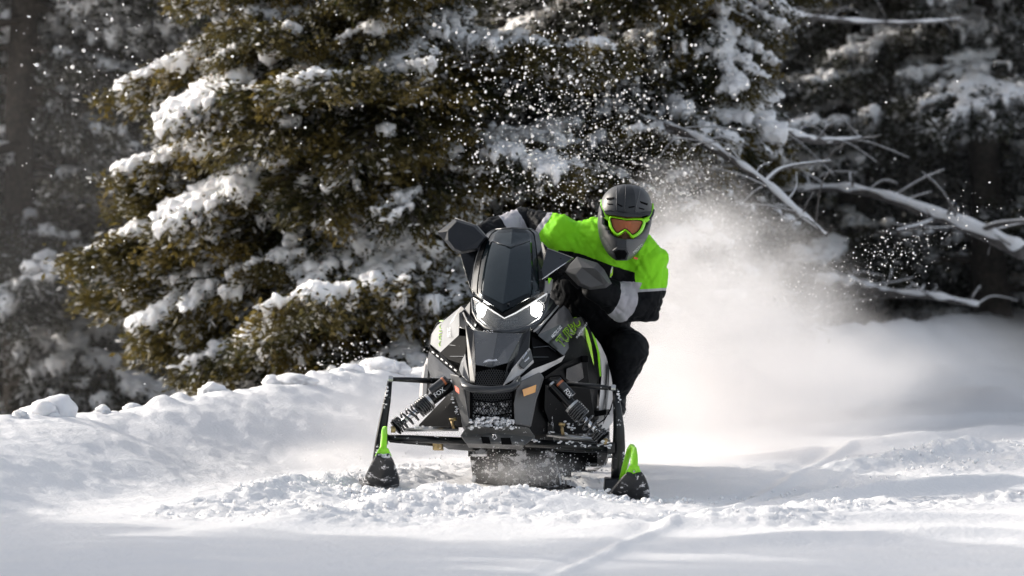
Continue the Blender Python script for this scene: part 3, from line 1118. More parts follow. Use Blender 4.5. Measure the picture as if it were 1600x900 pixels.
# grilles: real crossed wires clipped to their outline
def grille(name, quad, Yf, pitch_px, parent, m, r=0.0013, wires=(1.0, -1.0), stretch=1.7):
    poly = [Vector((x, y)) for x, y in quad]
    xs = [p.x for p in poly]
    ys = [p.y for p in poly]
    b = MB()
    span = (max(xs) - min(xs)) + (max(ys) - min(ys))
    n = int(span * 2 / pitch_px)
    for sgn in wires:
        d = Vector((1, sgn * stretch)).normalized()
        nr_ = Vector((-d.y, d.x))
        c = Vector((sum(xs) / len(xs), sum(ys) / len(ys)))
        for i in range(-n, n + 1):
            o = c + nr_ * (i * pitch_px)
            t0, t1 = -1e3, 1e3
            ok = True
            m_ = len(poly)
            area = sum(poly[k].x * poly[(k + 1) % m_].y - poly[(k + 1) % m_].x * poly[k].y for k in range(m_))
            for k in range(m_):
                a, e = poly[k], poly[(k + 1) % m_] - poly[k]
                en = Vector((-e.y, e.x)) * (1 if area > 0 else -1)
                den = en.dot(d)
                num = en.dot(o - a)
                if abs(den) < 1e-9:
                    if num < 0: ok = False
                    continue
                t = -num / den
                if den > 0: t0 = max(t0, t)
                else: t1 = min(t1, t)
            if ok and t1 - t0 > 1:
                p, q = o + d * t0, o + d * t1
                b.tube([W(p.x, p.y, Yf(p.x, p.y)), W(q.x, q.y, Yf(q.x, q.y))], r, n=4, cap=False)
    o = sp(b, name, m, parent)
    o['kind'] = 'stuff'
    return o


pan('grille_recess', [(742, 571, .14), (768, 575, .12), (794, 569, .14), (797, 578, .15), (786, 604, .13), (742, 604, .13)], M['inner'], bevel=0)
M['wire'] = mat('grille_wire', (0.05, 0.052, 0.055), 0.35, coat=0.3)
gr1 = grille('grille_mesh', [(743, 572), (768, 576), (793, 570), (796, 578), (786, 602), (743, 602)], lambda x, y: 0.105, 3.2, None, M['wire'])
lower = pan('grille_recess', [(734, 612, .17), (803, 611, .17), (803, 664, .15), (734, 664, .15)], M['inner'], bevel=0)
gr2 = grille('grille_mesh', [(735, 614), (803, 613), (802, 664), (736, 664)], lambda x, y: 0.12, 3.6, None, M['wire'], r=0.0016)
for y0 in (625, 647):
    sp(MB().tube([W(736, y0 - 1, .115), W(768, y0 + 4, .11), W(802, y0 - 2, .115)], 0.0032, n=6), 'grille_bar', M['satin'], smooth=True)
sp(MB().tube([W(736.5, 613, .11), W(737, 664, .11)], 0.006, n=6), 'grille_frame', M['satin'], smooth=True)
sp(MB().tube([W(801.5, 612, .11), W(801, 664, .11)], 0.006, n=6), 'grille_frame', M['satin'], smooth=True)
# snow packed into the lower grille
cc, ss = [], []
for i in range(190):
    px = random.uniform(734, 803)
    cc.append(np.array(W(px, random.uniform(655, 670) - 3 * math.cos((px - 768) / 15), random.uniform(.075, .12))))
    ss.append(np.array([1, 1, 0.8]) * random.uniform(0.003, 0.0095))
for i in range(90):
    px = random.uniform(738, 800)
    cc.append(np.array(W(px, random.uniform(628, 660), random.uniform(.125, .14))))
    ss.append(np.array([1, 0.5, 1]) * random.uniform(0.003, 0.009))
v, f = blobs(ICO1, np.array(cc) - np.array(ROOT), ss, None, 0.35, 5, 2.5)
tag(link(bpy.data.objects.new('packed_snow', np_mesh('packed_snow', v, f, [M['clump']], smooth=True)), sled), kind='stuff')

# front bumper
sp(MB().tube([W(722, 594, .13), W(727, 603, .06), (W(738, 607.5, .02)), W(768, 609.5, .0), W(796, 607, .02), W(806, 601, .06), W(810, 592, .13)], [0.016, 0.019, 0.020, 0.020, 0.020, 0.019, 0.016], n=12, flat=0.85),
   'bumper_bar', M['gun'], smooth=True)
pan('bumper_upright', [(703, 583, .22), (716, 586, .14), (724, 600, .10), (734, 664, .08), (725, 668, .10), (712, 622, .16)], M['grey'], thick=0.05, bevel=0.006)
pan('bumper_upright', [(809, 597, .09), (843, 581, .18), (849, 589, .2), (837, 623, .15), (828, 667, .10), (804, 663, .07), (802.5, 631, .08)], M['grey'], thick=0.05, bevel=0.006)
pan('reflector', [(816, 609, .075), (838, 601, .128), (836.5, 613, .122), (818.5, 619.5, .07)], M['orange'], thick=0.006, bevel=0.001)
pan('reflector', [(710, 602, .125), (717.5, 607, .088), (717.5, 616, .086), (711.5, 611, .115)], M['red'], thick=0.006, bevel=0.001)

# skid plate under the nose
sk = MB()
sk.panel([W(741, 664, .07), W(768, 669, .05), W(805, 665, .07), W(826, 668, .10), W(836, 683, .14), W(819, 696, .06), W(728, 693, .06), W(719, 681, .14), W(728, 668, .10)], 0.02)
sk.panel([W(728, 693, .06), W(819, 696, .06), W(817, 703, .3), W(732, 700, .3)], 0.015, back=(0, 0, 1))
skid = sp(sk, 'skid_plate', M['skid'], bevel=0.004)
pan('recess', [(751, 682, .045), (764, 683, .042), (767, 694, .05), (754, 693, .052)], M['satin'], skid, thick=0.004, bevel=0.001)
pan('recess', [(782, 684, .042), (797, 684, .045), (800, 695, .052), (784, 695, .05)], M['satin'], skid, thick=0.004, bevel=0.001)
sp(MB().tube([W(770, 684, .03), W(771, 679, .025), W(774, 679, .025), W(776, 684, .03), W(773, 686.5, .03), W(770, 684, .03)], 0.0035, n=6), 'tow_ring', M['chrome'], skid, smooth=True)

# headlight
hl = MB()
cols = [(739, 464, .62, 746, 498, .52), (755, 474, .52, 760, 510, .44), (772, 486, .46, 775, 516, .40), (788, 496, .43, 790, 518, .38),
        (806, 488, .47, 808, 516, .41), (828, 474, .54, 826, 510, .46), (856, 456, .66, 843, 498, .55)]
hl.rings([[W(a, b_, c) for a, b_, c, _, _, _ in cols], [W((a + d) / 2, (b_ + e) / 2, (c + f_) / 2 - 0.012) for a, b_, c, d, e, f_ in cols], [W(d, e, f_) for _, _, _, d, e, f_ in cols]], cap=False, closed=False)
head = sp(hl, 'headlight', M['lens'], smooth=True)
bk = MB()
bk.rings([[W(a, b_ - 1, c + 0.035) for a, b_, c, _, _, _ in cols], [W((a + d) / 2, (b_ + e) / 2, (c + f_) / 2 + .05) for a, b_, c, d, e, f_ in cols], [W(d, e + 1, f_ + 0.035) for _, _, _, d, e, f_ in cols]], cap=False, closed=False)
sp(bk, 'housing', M['inner'], head, smooth=True)
# faceted reflector cells between the lamps
rc = MB()
for i in range(9):
    for j in range(4):
        px, py = 770 + i * 4.6, 500 + j * 4.0 - abs(i - 4) * 0.6 * (1 if j == 0 else 0.7)
        if py < 496 + abs(px - 788) * -0.55 + 6: continue
        Yd = .445 + abs(px - 789) * 0.0022
        rc.panel([W(px - 1.9, py - 1.6, Yd), W(px + 1.9, py - 1.6, Yd), W(px + 1.9, py + 1.6, Yd), W(px - 1.9, py + 1.6, Yd)], 0.006)
tag(sp(rc, 'reflector_cells', M['gun'], head), kind='stuff')


def lamp(px, py, Yd, hw, hh, skew):
    b = MB()
    n = 14
    ring = [W(px + math.cos(q) * hw + math.sin(q) * skew, py + math.sin(q) * hh, Yd) for q in [2 * math.pi * k / n for k in range(n)]]
    ring2 = [W(px + (math.cos(q) * hw + math.sin(q) * skew) * 0.6, py + math.sin(q) * hh * 0.6, Yd - 0.012) for q in [2 * math.pi * k / n for k in range(n)]]
    b.rings([ring, ring2])
    sp(b, 'lamp', M['lamp'], head, smooth=True)
    r2 = MB()
    r2.rings([[W(px + (math.cos(q) * hw + math.sin(q) * skew) * 1.35, py + math.sin(q) * hh * 1.3, Yd - .01) for q in [2 * math.pi * k / n for k in range(n)]],
              [W(px + (math.cos(q) * hw + math.sin(q) * skew) * 1.02, py + math.sin(q) * hh * 1.02, Yd + .02) for q in [2 * math.pi * k / n for k in range(n)]]], cap=False)
    sp(r2, 'lamp_bowl', M['chrome'], head, smooth=True)


lamp(755, 486, .545, 10, 12, 3.5)
lamp(836, 485, .575, 10.5, 12, -4.0)
# faintly emissive chrome V strip along the windshield's foot, and the rim under the lens
sp(MB().tube([W(740, 466, .60), W(756, 476, .51), W(772, 487.5, .45), W(788, 497.5, .415), W(806, 489, .455), W(828, 475.5, .525), W(854, 459, .64)], 0.0036, n=6), 'chrome_strip', M['chrome_shine'], head, smooth=True)
rim = [W(738, 466, .63), W(740, 488, .57), W(747, 501, .52), (W(760, 512, .44)), W(775, 518, .40), W(790, 520, .375), W(808, 518, .405), W(826, 512, .455), W(843, 501, .54), W(852, 484, .6), W(858, 460, .67)]
sp(MB().tube(rim, [0.006, 0.008, 0.012, 0.014, 0.014, 0.014, 0.014, 0.014, 0.012, 0.009, 0.006], n=8), 'headlight_rim', M['hood'], smooth=True)
pan('cowl_side', [(735, 470, .63), (740, 490, .59), (748, 504, .52), (741, 514, .45), (727, 506, .5), (722, 490, .58), (726, 482, .65)], M['black'])
pan('cowl_side', [(857, 462, .68), (866, 470, .72), (872, 482, .70), (840, 522, .46), (829, 511, .44), (846, 502, .54), (853, 484, .61)], M['black'])
sp(MB().tube([W(724, 489, .57), W(730, 502, .5), W(741, 515, .42), W(748, 519, .40)], 0.004, n=6), 'cowl_trim', M['silver'], smooth=True)
sp(MB().tube([W(872, 478, .70), W(860, 492, .6), W(846, 508, .5), W(834, 518, .42)], 0.005, n=6), 'cowl_trim', M['silver'], smooth=True)

# windshield
rows = [((740, 461, .61), (785, 490, .44), (849, 456, .65)), ((738, 446, .65), (787, 468, .49), (851, 442, .69)), ((742, 415, .75), (792, 430, .60), (849, 412, .79)),
        ((748, 393, .83), (796, 399, .71), (846, 391, .85)), ((755, 377, .90), (799, 376, .80), (843, 376, .92)), ((762, 365.5, .945), (800, 363, .86), (840, 365, .96)), ((774, 358.5, .965), (801, 356, .895), (830, 358, .975))]
ws = MB()
UC = [-1, -.93, -.86, -.72, -.66, -.6, -.4, -.2, 0, .2, .4, .6, .66, .72, .86, .93, 1]
NC = 17
RR = []
for i in range(25):
    s = i / 24 * (len(rows) - 1)
    a = min(int(s), len(rows) - 2)
    t = s - a
    pts = []
    for k in range(3):
        p0, p1, p2, p3 = [np.array(rows[j][k]) for j in (max(a - 1, 0), a, a + 1, min(a + 2, len(rows) - 1))]
        pts.append(0.5 * (2 * p1 + (p2 - p0) * t + (2 * p0 - 5 * p1 + 4 * p2 - p3) * t * t + (3 * p1 - p0 - 3 * p2 + p3) * t ** 3))
    ring = []
    for c in range(NC):
        u = UC[c]
        e = pts[0] if u < 0 else pts[2]
        au = abs(u)
        xy = pts[1][:2] + (e[:2] - pts[1][:2]) * au
        # V-shaped foot, arched head
        Yd = pts[1][2] + (e[2] - pts[1][2]) * (0.55 * au + 0.45 * au ** 5)
        vv_ = i / 24
        ridge = 0.66 - 0.07 * (1 - min(1, au / .66))
        if au <= .67 and 0.02 < vv_: Yd -= 0.022 * max(0, min(1, (ridge - vv_) / 0.05 + 0.5)) * min(1, (0.72 - au) / .06) + (0.006 if vv_ > ridge else 0)
        ring.append(W(xy[0], xy[1], Yd))
    RR.append(ring)
ws.rings(RR, cap=False, closed=False)
wso = sp(ws, 'windshield', M['shield'], smooth='auto', angle=14)
pane = MB()
pane.rings([[RR[i][c] + Vector((0, -0.003, 0)) for c in range(4, 13)] for i in range(3, 21)], cap=False, closed=False)
sp(pane, 'inner_pane', M['pane'], wso, smooth='auto', angle=9)
sol = wso.modifiers.new('t', 'SOLIDIFY')
sol.thickness = 0.004
edge = [r[0] for r in RR] + RR[-1][1:-1] + [r[-1] for r in reversed(RR)]
sp(MB().tube(edge, 0.0042, n=6), 'windshield_edge', M['steel'], wso, smooth=True)  # lighter edge colour stands in for reflections along the rim
# moulded ridge across the shield, and the smoked border band
sp(MB().tube([RR[16][4] + Vector((0, -0.006, 0)), RR[15][6] + Vector((0, -.008, 0)), RR[14][8] + Vector((0, -.012, 0)), RR[15][10] + Vector((0, -.008, 0)), RR[16][12] + Vector((0, -.006, 0))], 0.0032, n=5), 'moulded_ridge', M['hood'], wso, smooth=True)
for c0, c1 in ((0, 2), (NC - 3, NC - 1)):
    bd = MB()
    bd.rings([[RR[i][c0] + Vector((0, -0.006, 0.001)), RR[i][c1] + Vector((0, -0.006, 0.001))] for i in range(2, 25)], cap=False, closed=False)
    sp(bd, 'border_band', M['black'], wso, smooth=True)
for (px, py, Yd) in [(752, 472, .50), (766, 481, .455), (795, 475, .455), (819, 465, .53), (838, 455, .60)]:
    sp(MB().tube([W(px, py, Yd), W(px, py, Yd - 0.012)], 0.005, n=8), 'screw', M['gun'], wso, smooth=True)
# dash / gauge pod seen dimly through the shield
sp(MB().panel([W(765, 470, .72), W(785, 480, .66), W(815, 470, .72), (W(822, 420, .95)), W(800, 405, 1.0), W(772, 420, .95)], 0.05), 'dash', M['black'], bevel=0.006)
pan('wind_deflector', [(719, 397, .80), (748, 391, .88), (752, 392, .86), (740, 425, .74), (737, 456, .64), (731, 440, .70)], M['black'], thick=0.008)
pan('wind_deflector', [(855, 388, .82), (896, 403, .80), (841, 440, .68)], M['hood'], thick=0.006)
pan('wind_deflector', [(896, 403.5, .80), (878, 432, .86), (864, 442, .84), (843, 441, .69)], M['black'], thick=0.006)
pan('wind_deflector', [(846, 377, .93), (857, 388, .83), (849, 414, .80), (845, 398, .87)], M['black'], thick=0.006)
sp(MB().tube([W(896, 403, .795), W(870, 420, .735), W(842, 440, .675)], 0.003, n=6), 'deflector_edge', M['chrome'], smooth=True)
sp(MB().tube([W(855, 388, .815), W(875, 395, .81), W(896, 403, .795)], 0.002, n=6), 'deflector_edge', M['silver'], smooth=True)
pan('shield_bracket', [(848, 440, .70), (864, 436, .78), (862, 452, .76), (856, 462, .68), (849, 457, .66)], M['silver'], thick=0.008)
pan('shield_bracket', [(856, 430, .74), (862, 428, .78), (862, 440, .77), (857, 444, .73)], M['lime'], thick=0.01)

# left side of the sled (right in the picture)
side_r = pan('side_panel', [(840, 524, .45), (856, 504, .54), (874, 483, .66), (881, 477, .72), (889, 485, .80), (895, 497, .86), (899, 527, .84), (881, 556, .55)], M['gun'])
pan('side_panel', [(895, 497, .865), (908, 495, .98), (914, 508, 1.0), (917, 530, 1.0), (911, 545, .92), (899, 562, .74), (899, 528, .845)], M['gun'])
pan('side_panel', [(899, 562, .735), (911, 546, .915), (916, 532, .99), (921, 566, 1.0), (924, 602, 1.02), (917, 585, .95), (913, 560, .85)], M['pale'])
pan('side_stripe', [(913, 508, .995), (918, 517, 1.0), (924, 538, 1.02), (928, 566, 1.03), (927, 600, 1.04), (924, 606, 1.01), (923, 585, .98), (920, 556, .975), (916, 530, .98)], M['lime_decal'], thick=0.01)
pan('side_stripe', [(903, 491, .97), (912, 498, 1.03), (923, 517, 1.07), (932, 548, 1.11), (936, 590, 1.13), (932, 640, 1.12), (926, 660, 1.05), (926, 606, 1.045), (929, 566, 1.04), (925, 536, 1.03), (917, 514, 1.01)], M['satin'])
pan('side_stripe', [(924, 518, 1.08), (931, 530, 1.13), (937, 552, 1.15), (940, 588, 1.17), (937, 588, 1.135), (933, 548, 1.115)], M['lime'], thick=0.008)
pan('rear_side_panel', [(930, 527, 1.14), (938, 538, 1.17), (947, 557, 1.21), (955, 588, 1.25), (960, 622, 1.28), (960, 655, 1.28), (948, 672, 1.2), (935, 668, 1.14), (936, 630, 1.13), (940, 588, 1.16), (937, 552, 1.15)], M['pale'])
pan('side_stripe', [(949, 566, 1.20), (952, 575, 1.215), (951, 612, 1.21), (946, 655, 1.16), (942, 664, 1.14), (947, 615, 1.185)], M['gun'], thick=0.01)
pan('intake', [(830, 525, .44), (840, 530, .47), (880, 557, .58), (833, 569, .34)], M['inner'], thick=0.01)
sp(MB().tube([W(833, 543, .39), W(857, 541, .49), W(868, 549, .54)], 0.002, n=5).tube([W(833, 558, .355), W(870, 558, .545)], 0.002, n=5), 'intake_vane', M['hood'])
pan('side_trim', [(806, 596, .10), (832, 577, .25), (868, 563, .47), (883, 555, .56), (877, 565, .54), (850, 580, .36), (815, 597, .14)], M['pale'], thick=0.01)
pan('footwell_panel', [(852, 588, .36), (882, 567, .55), (910, 555, .72), (917, 565, .76), (922, 610, .80), (933, 676, .84), (866, 680, .6), (850, 640, .42)], M['satin'])
pan('footwell_panel', [(885, 576, .55), (909, 566, .70), (912, 590, .72), (898, 600, .66), (884, 592, .57)], M['black'], thick=0.01)
sp(MB().box(W(914, 561, .72), 0.03, 0.03, 0.03), 'latch', M['satin'], bevel=0.004)

# right side of the sled (left in the picture)
side_l = pan('side_panel', [(721, 478, .68), (726, 482, .66), (718, 490, .58), (717, 524, .48), (688, 551, .60), (672, 538, .82), (674, 522, .86), (683, 508, .84), (698, 497, .80)], M['steel'])
pan('side_panel', [(683, 506, .85), (698, 496, .81), (708, 488, .80), (700, 494, .90), (682, 504, .95), (672, 526, .97), (669, 545, .95), (672, 538, .83), (674, 522, .87)], M['satin'])
pan('side_panel', [(717, 489, .575), (726, 483, .64), (732, 506, .48), (731, 516, .44), (717, 512, .5)], M['black'])
pan('intake', [(688, 552, .59), (717, 524.5, .475), (729, 525, .42), (728, 552, .34), (720, 569, .36), (700, 562, .5)], M['inner'], thick=0.01)
sp(MB().tube([W(702, 539, .53), W(726, 542, .4)], 0.002, n=5).tube([W(696, 557, .545), W(724, 557, .35)], 0.002, n=5), 'intake_vane', M['hood'])
tr = pan('side_trim', [(671, 541, .84), (676, 545, .80), (690, 556, .60), (722, 584, .25), (718, 588, .26), (694, 568, .57), (672, 550, .83)], M['satin'], thick=0.012)
for i in range(6):
    a, b_ = (675 + i * 7.0, 548 + i * 5.6, .785 - i * 0.085), None
    pan('trim_dash', [(a[0], a[1], a[2] - .012), (a[0] + 3.6, a[1] + 2.8, a[2] - .05), (a[0] + 2.6, a[1] + 4.6, a[2] - .05), (a[0] - 1, a[1] + 2.2, a[2] - .012)], M['silver'], tr, thick=0.004, bevel=0.0005)
pan('footwell_panel', [(670, 548, .84), (694, 570, .58), (717, 589, .27), (710, 600, .3), (700, 597, .5), (675, 590, .8), (667, 575, .9)], M['black'])
pan('footwell_panel', [(701, 615, .42), (714, 618, .32), (722, 668, .32), (654, 668, .62), (654, 664, .62)], M['satin'])
pan('rear_side_panel', [(667, 558, 1.0), (672, 570, .95), (675, 598, .95), (668, 620, 1.0), (654, 622, 1.1), (656, 600, 1.08), (661, 575, 1.05)], M['pale'])
pan('side_stripe', [(665, 568, 1.0), (669, 575, .955), (666, 619, .975), (660, 621, 1.03), (661, 595, 1.02)], M['gun'], thick=0.008)


# lettering laid on the panels
def letters(name, txt, p0, p1, up, m, parent, lift=0.004, expand=0.0, squeeze=1.0, extrude=0.0):
    """p0, p1: ends of the baseline, up: top of the first letter (all px, py, Y)"""
    cu = bpy.data.curves.new(name, 'FONT')
    cu.body = txt
    cu.size = 1.0
    cu.offset = expand
    cu.space_character = squeeze
    cu.resolution_u = 2
    tmp = bpy.data.objects.new(name, cu)
    C.objects.link(tmp)
    dg = bpy.context.evaluated_depsgraph_get()
    dg.update()
    me = bpy.data.meshes.new_from_object(tmp.evaluated_get(dg))
    bpy.data.objects.remove(tmp)
    co = np.empty(len(me.vertices) * 3)
    me.vertices.foreach_get('co', co)
    co = co.reshape(-1, 3)
    x0, x1 = co[:, 0].min(), co[:, 0].max()
    y0, y1 = co[:, 1].min(), co[:, 1].max()
    A, B, U = W(*p0), W(*p1), W(*up)
    n = (B - A).cross(U - A).normalized()
    if n.y > 0: n = -n
    out = [A + (B - A) * ((a - x0) / (x1 - x0)) + (U - A) * ((b_ - y0) / (y1 - y0)) + n * lift - ROOT for a, b_, _ in co]
    me.vertices.foreach_set('co', np.array([tuple(q) for q in out]).ravel())
    me.materials.clear()
    me.materials.append(m)
    o = bpy.data.objects.new(name, me)
    link(o, parent)
    return o


letters('lettering', 'TURBO', (876, 547, .52), (908, 508, .97), (864, 533, .50), M['lime_decal'], side_r, 0.012, 0.035)
letters('lettering', 'TURBO', (876, 546, .52), (907.5, 508.5, .965), (865, 533.5, .505), M['gun'], side_r, 0.0145, -0.012)
letters('lettering', 'ARCTIC CAT', (861, 530, .49), (876, 513, .62), (857, 527, .475), M['white_decal'], side_r, 0.011, 0.02)
letters('lettering', 'THUNDERCAT', (896, 531, .80), (913, 507, 1.0), (894.5, 528, .79), M['white_decal'], side_r, 0.016, 0.01)
letters('lettering', 'TURBO', (688, 499, .86), (686, 545, .66), (703, 499, .80), M['lime_decal'], side_l, 0.008, 0.035)
letters('lettering', 'TURBO', (689, 500, .855), (687, 544, .66), (702, 500, .80), M['gun'], side_l, 0.0105, -0.012)
letters('lettering', 'ARCTIC CAT', (701, 508, .74), (701, 529, .60), (706, 506, .70), M['white_decal'], side_l, 0.008, 0.02)


# suspension, skis
def shock(top, bot, mirror, text_side):
    a, b_ = W(*top), W(*bot)
    d = (b_ - a)
    o = sp(MB().tube([a, a + d * 0.46], [0.026, 0.026], n=14), 'shock_body', M['black'], smooth='auto')
    sp(MB().tube([a + d * 0.40, a + d * 0.97], 0.0135, n=10), 'shock_rod', M['chrome'], o, smooth=True)
    sp(MB().tube([a + d * 0.36, a + d * 0.40], 0.036, n=14), 'spring_collar', M['alloy'], o, smooth='auto')
    sp(MB().tube([a + d * 0.94, a + d * 0.97], 0.032, n=14), 'spring_collar', M['satin'], o, smooth='auto')
    h = MB()
    h.helix(a + d * 0.40, a + d * 0.56, 0.036, 5, 0.0052)
    h.helix(a + d * 0.56, a + d * 0.88, 0.036, 3.6, 0.0052, taper=0.95)
    h.helix(a + d * 0.88, a + d * 0.95, 0.034, 2, 0.0052)
    sp(h, 'coil_spring', M['spring'], o, smooth=True)
    s = Vector((0, -0.035, 0.03)) + Vector((0.02 * mirror, 0, 0))
    sp(MB().tube([a + s * 0.9 + d * 0.02, a + s * 0.9 + d * 0.30], 0.019, n=12), 'reservoir', M['gun'], o, smooth='auto')
    sp(MB().tube([a + s * 0.9 + d * 0.055, a + s * 0.9 + d * 0.085], 0.0195, n=12), 'reservoir_band', M['copper'], o, smooth='auto')
    sp(MB().tube([a - d * 0.03, a + d * 0.03], 0.017, n=10), 'eyelet', M['alloy'], o, smooth='auto')
    sp(MB().tube([b_ - d * 0.04, b_ + d * 0.015], 0.015, n=10), 'eyelet', M['alloy'], o, smooth='auto')
    n0 = np.array((top[0], top[1]), float)
    n1 = np.array((bot[0], bot[1]), float)
    return o


sh_l = shock((706, 600, .25), (614, 671, .20), -1, 1)
sh_r = shock((863, 602, .25), (946, 689, .20), 1, -1)
letters('lettering', 'FOX', (682, 622, .20), (697, 611, .20), (677.5, 616, .205), M['white_decal'], sh_l, 0.012, 0.01)
letters('lettering', 'FOX', (880, 612, .18), (889, 623, .18), (886, 607, .185), M['white_decal'], sh_r, 0.012, 0.01)
sp(MB().tube([W(848, 596, .26), W(862, 588, .2), W(875, 587, .2), W(884, 596, .22)], 0.004, n=6), 'brake_hose', M['satin'], smooth=True)
sp(MB().tube([W(958, 625, .26), W(954, 640, .2), W(945, 655, .2), W(935, 662, .25)], 0.003, n=6), 'brake_hose', M['satin'], smooth=True)

sp(MB().tube([W(612, 592.5, .22), W(640, 593.5, .24), W(708, 597, .34)], [0.010, 0.012, 0.015], n=10), 'upper_arm', M['arm'], smooth=True)
sp(MB().tube([W(846, 596, .34), W(930, 604, .25), W(956, 607, .22)], [0.014, 0.013, 0.010], n=10), 'upper_arm', M['arm'], smooth=True)
la = MB()
la.tube([W(603, 684, .2), W(640, 685.5, .22), W(735, 690, .32)], [0.014, 0.017, 0.018], n=10)
la.tube([W(610, 688, .22), W(680, 694, .5), W(735, 697, .62)], [0.010, 0.011, 0.011], n=8)
sp(la, 'lower_arm', M['arm'], smooth=True)
la = MB()
la.tube([W(822, 692, .32), W(890, 696, .26), W(952, 701, .2)], [0.020, 0.021, 0.016], n=10)
la.tube([W(822, 698, .6), W(900, 703, .45), W(950, 704, .24)], [0.011, 0.011, 0.010], n=8)
sp(la, 'lower_arm', M['arm'], smooth=True)
sp(MB().tube([W(632, 671, .3), W(716, 670, .36)], 0.011, n=10), 'tie_rod', M['alloy'], smooth=True)
sp(MB().tube([W(855, 679, .36), W(934, 688, .3)], 0.010, n=10), 'tie_rod', M['alloy'], smooth=True)
sp(MB().tube([W(706, 657, .3), W(709, 670, .3)], 0.007, n=8).tube([W(702, 656, .3), W(714, 655, .3)], 0.006, n=8), 'sway_link', M['brass'], smooth=True)
sp(MB().tube([W(877, 664, .3), W(880, 680, .3)], 0.007, n=8).tube([W(873, 662, .3), W(883, 664, .3)], 0.007, n=8), 'sway_link', M['brass'], smooth=True)
sp(MB().panel([W(676, 692, .42), W(690, 691, .42), W(691, 703, .42), W(676, 703, .42)], 0.06), 'running_board_end', M['brass'], bevel=0.002)
pan('running_board', [(678, 689, .5), (736, 692, .3), (740, 705, .32), (700, 702, .5)], M['arm'], thick=0.02)

for (px, py, Yd) in [(610, 592, .21), (958, 606, .21), (614, 671, .19), (946, 690, .19)]:
    sp(MB().tube([W(px - 3, py, Yd - .008), W(px + 4, py + .5, Yd - .008)], 0.014, n=10).tube([W(px, py - 5, Yd), W(px, py + 5, Yd)], 0.008, n=8), 'ball_joint', M['brass'] if py > 640 else M['alloy'], smooth='auto')


def spindle(pts, widths):
    path = [W(*p) for p in pts]
    return sp(MB().tube(path, widths, n=12, flat=0.8, up=(0, 1, 0)), 'spindle', M['arm'], smooth=True)


spindle([(609, 596, .22), (605, 625, .21), (599, 660, .2), (594, 690, .2), (591, 716, .2), (590, 738, .2)], [0.011, 0.016, 0.020, 0.023, 0.025, 0.022])
spindle([(961, 608, .22), (965, 640, .21), (967, 670, .2), (967, 700, .2), (965, 730, .2), (963, 752, .2)], [0.012, 0.019, 0.025, 0.029, 0.028, 0.024])
for (px, py) in [(600, 686), (955, 700)]:
    sp(MB().box(W(px, py, .19), 0.035, 0.06, 0.05), 'knuckle', M['arm'], bevel=0.006)
sp(MB().tube([W(952, 706, .18), W(953, 716, .18)], 0.009, n=8), 'bolt', M['alloy'], smooth=True)


def ski(tip_px, tip_py, base_px, base_py, yaw, wmul=1.0):
    """path from the upturned tip back along the snow; the tip leads towards the camera"""
    tip, base = W(tip_px, tip_py, -.30), W(base_px, base_py, -.06)
    prof = [(-.335, 1.0, .026), (-.325, .93, .032), (-.30, .78, .043), (-.26, .55, .055), (-.21, .32, .066), (-.15, .14, .073), (-.08, .03, .076), (.1, 0, .074), (.4, 0, .07), (.7, .02, .066), (.78, .12, .045)]
    rings = []
    for yv, zf, hw in prof:
        z = base.z + (tip.z - base.z) * zf
        cx_ = base.x + (tip.x - base.x) * np.clip((-.06 - yv) / .27, 0, 1) + (-math.tan(yaw) * max(0, yv + .06))
        hw *= wmul
        nrm = Vector((0, -0.8, -0.6)) if zf > 0.1 else Vector((0, 0, -1))
        lip = 0.022 if yv > -.2 else 0.01
        c = Vector((cx_, yv, z))
        up_ = Vector((0, 0.25 if zf > .1 else 0, 1)).normalized()
        rings.append([c + Vector((-hw, 0, 0)) + up_ * lip, c + Vector((-hw * .98, 0, 0)), c + Vector((-hw * .5, -0.006, -0.004)), c + Vector((-hw * .2, -.012, -.012)), c + Vector((hw * .2, -.012, -.012)),
                      c + Vector((hw * .5, -0.006, -.004)), c + Vector((hw * .98, 0, 0)), c + Vector((hw, 0, 0)) + up_ * lip, c + Vector((hw * .9, .012, .014)) , c + Vector((0, .012, .010)), c + Vector((-hw * .9, .012, .014))])
    o = sp(MB().rings(rings), 'ski', M['ski'], smooth='auto', angle=50)
    # saddle that carries the spindle
    cx_ = base.x - math.tan(yaw) * 0.14
    sp(MB().panel([Vector((cx_ - .035, .05, base.z + .02)), Vector((cx_ - .03, .12, base.z + .09)), Vector((cx_ - .03, .28, base.z + .09)), Vector((cx_ - .035, .36, base.z + .02))], 0.07, back=(1, 0, 0)), 'ski_saddle', M['arm'], o, bevel=0.006)
    return o, tip, base


ski_l, tl, bl = ski(599, 713, 594, 761, R(4), 1.1)
ski_r, tr_, br = ski(991, 742, 976, 783, R(21), 1.32)


def ski_loop(pts, base_pts, parent):
    b = MB()
    path = [W(*p[:3]) for p in pts]
    b.tube(path, [p[3] for p in pts], n=10, flat=0.55, up=(0, 1, 0.3))
    lo = sp(b, 'ski_loop', M['lime'], parent, smooth=True)
    sp(MB().panel([W(*p) for p in base_pts], 0.016), 'loop_foot', M['lime'], parent, bevel=0.004)


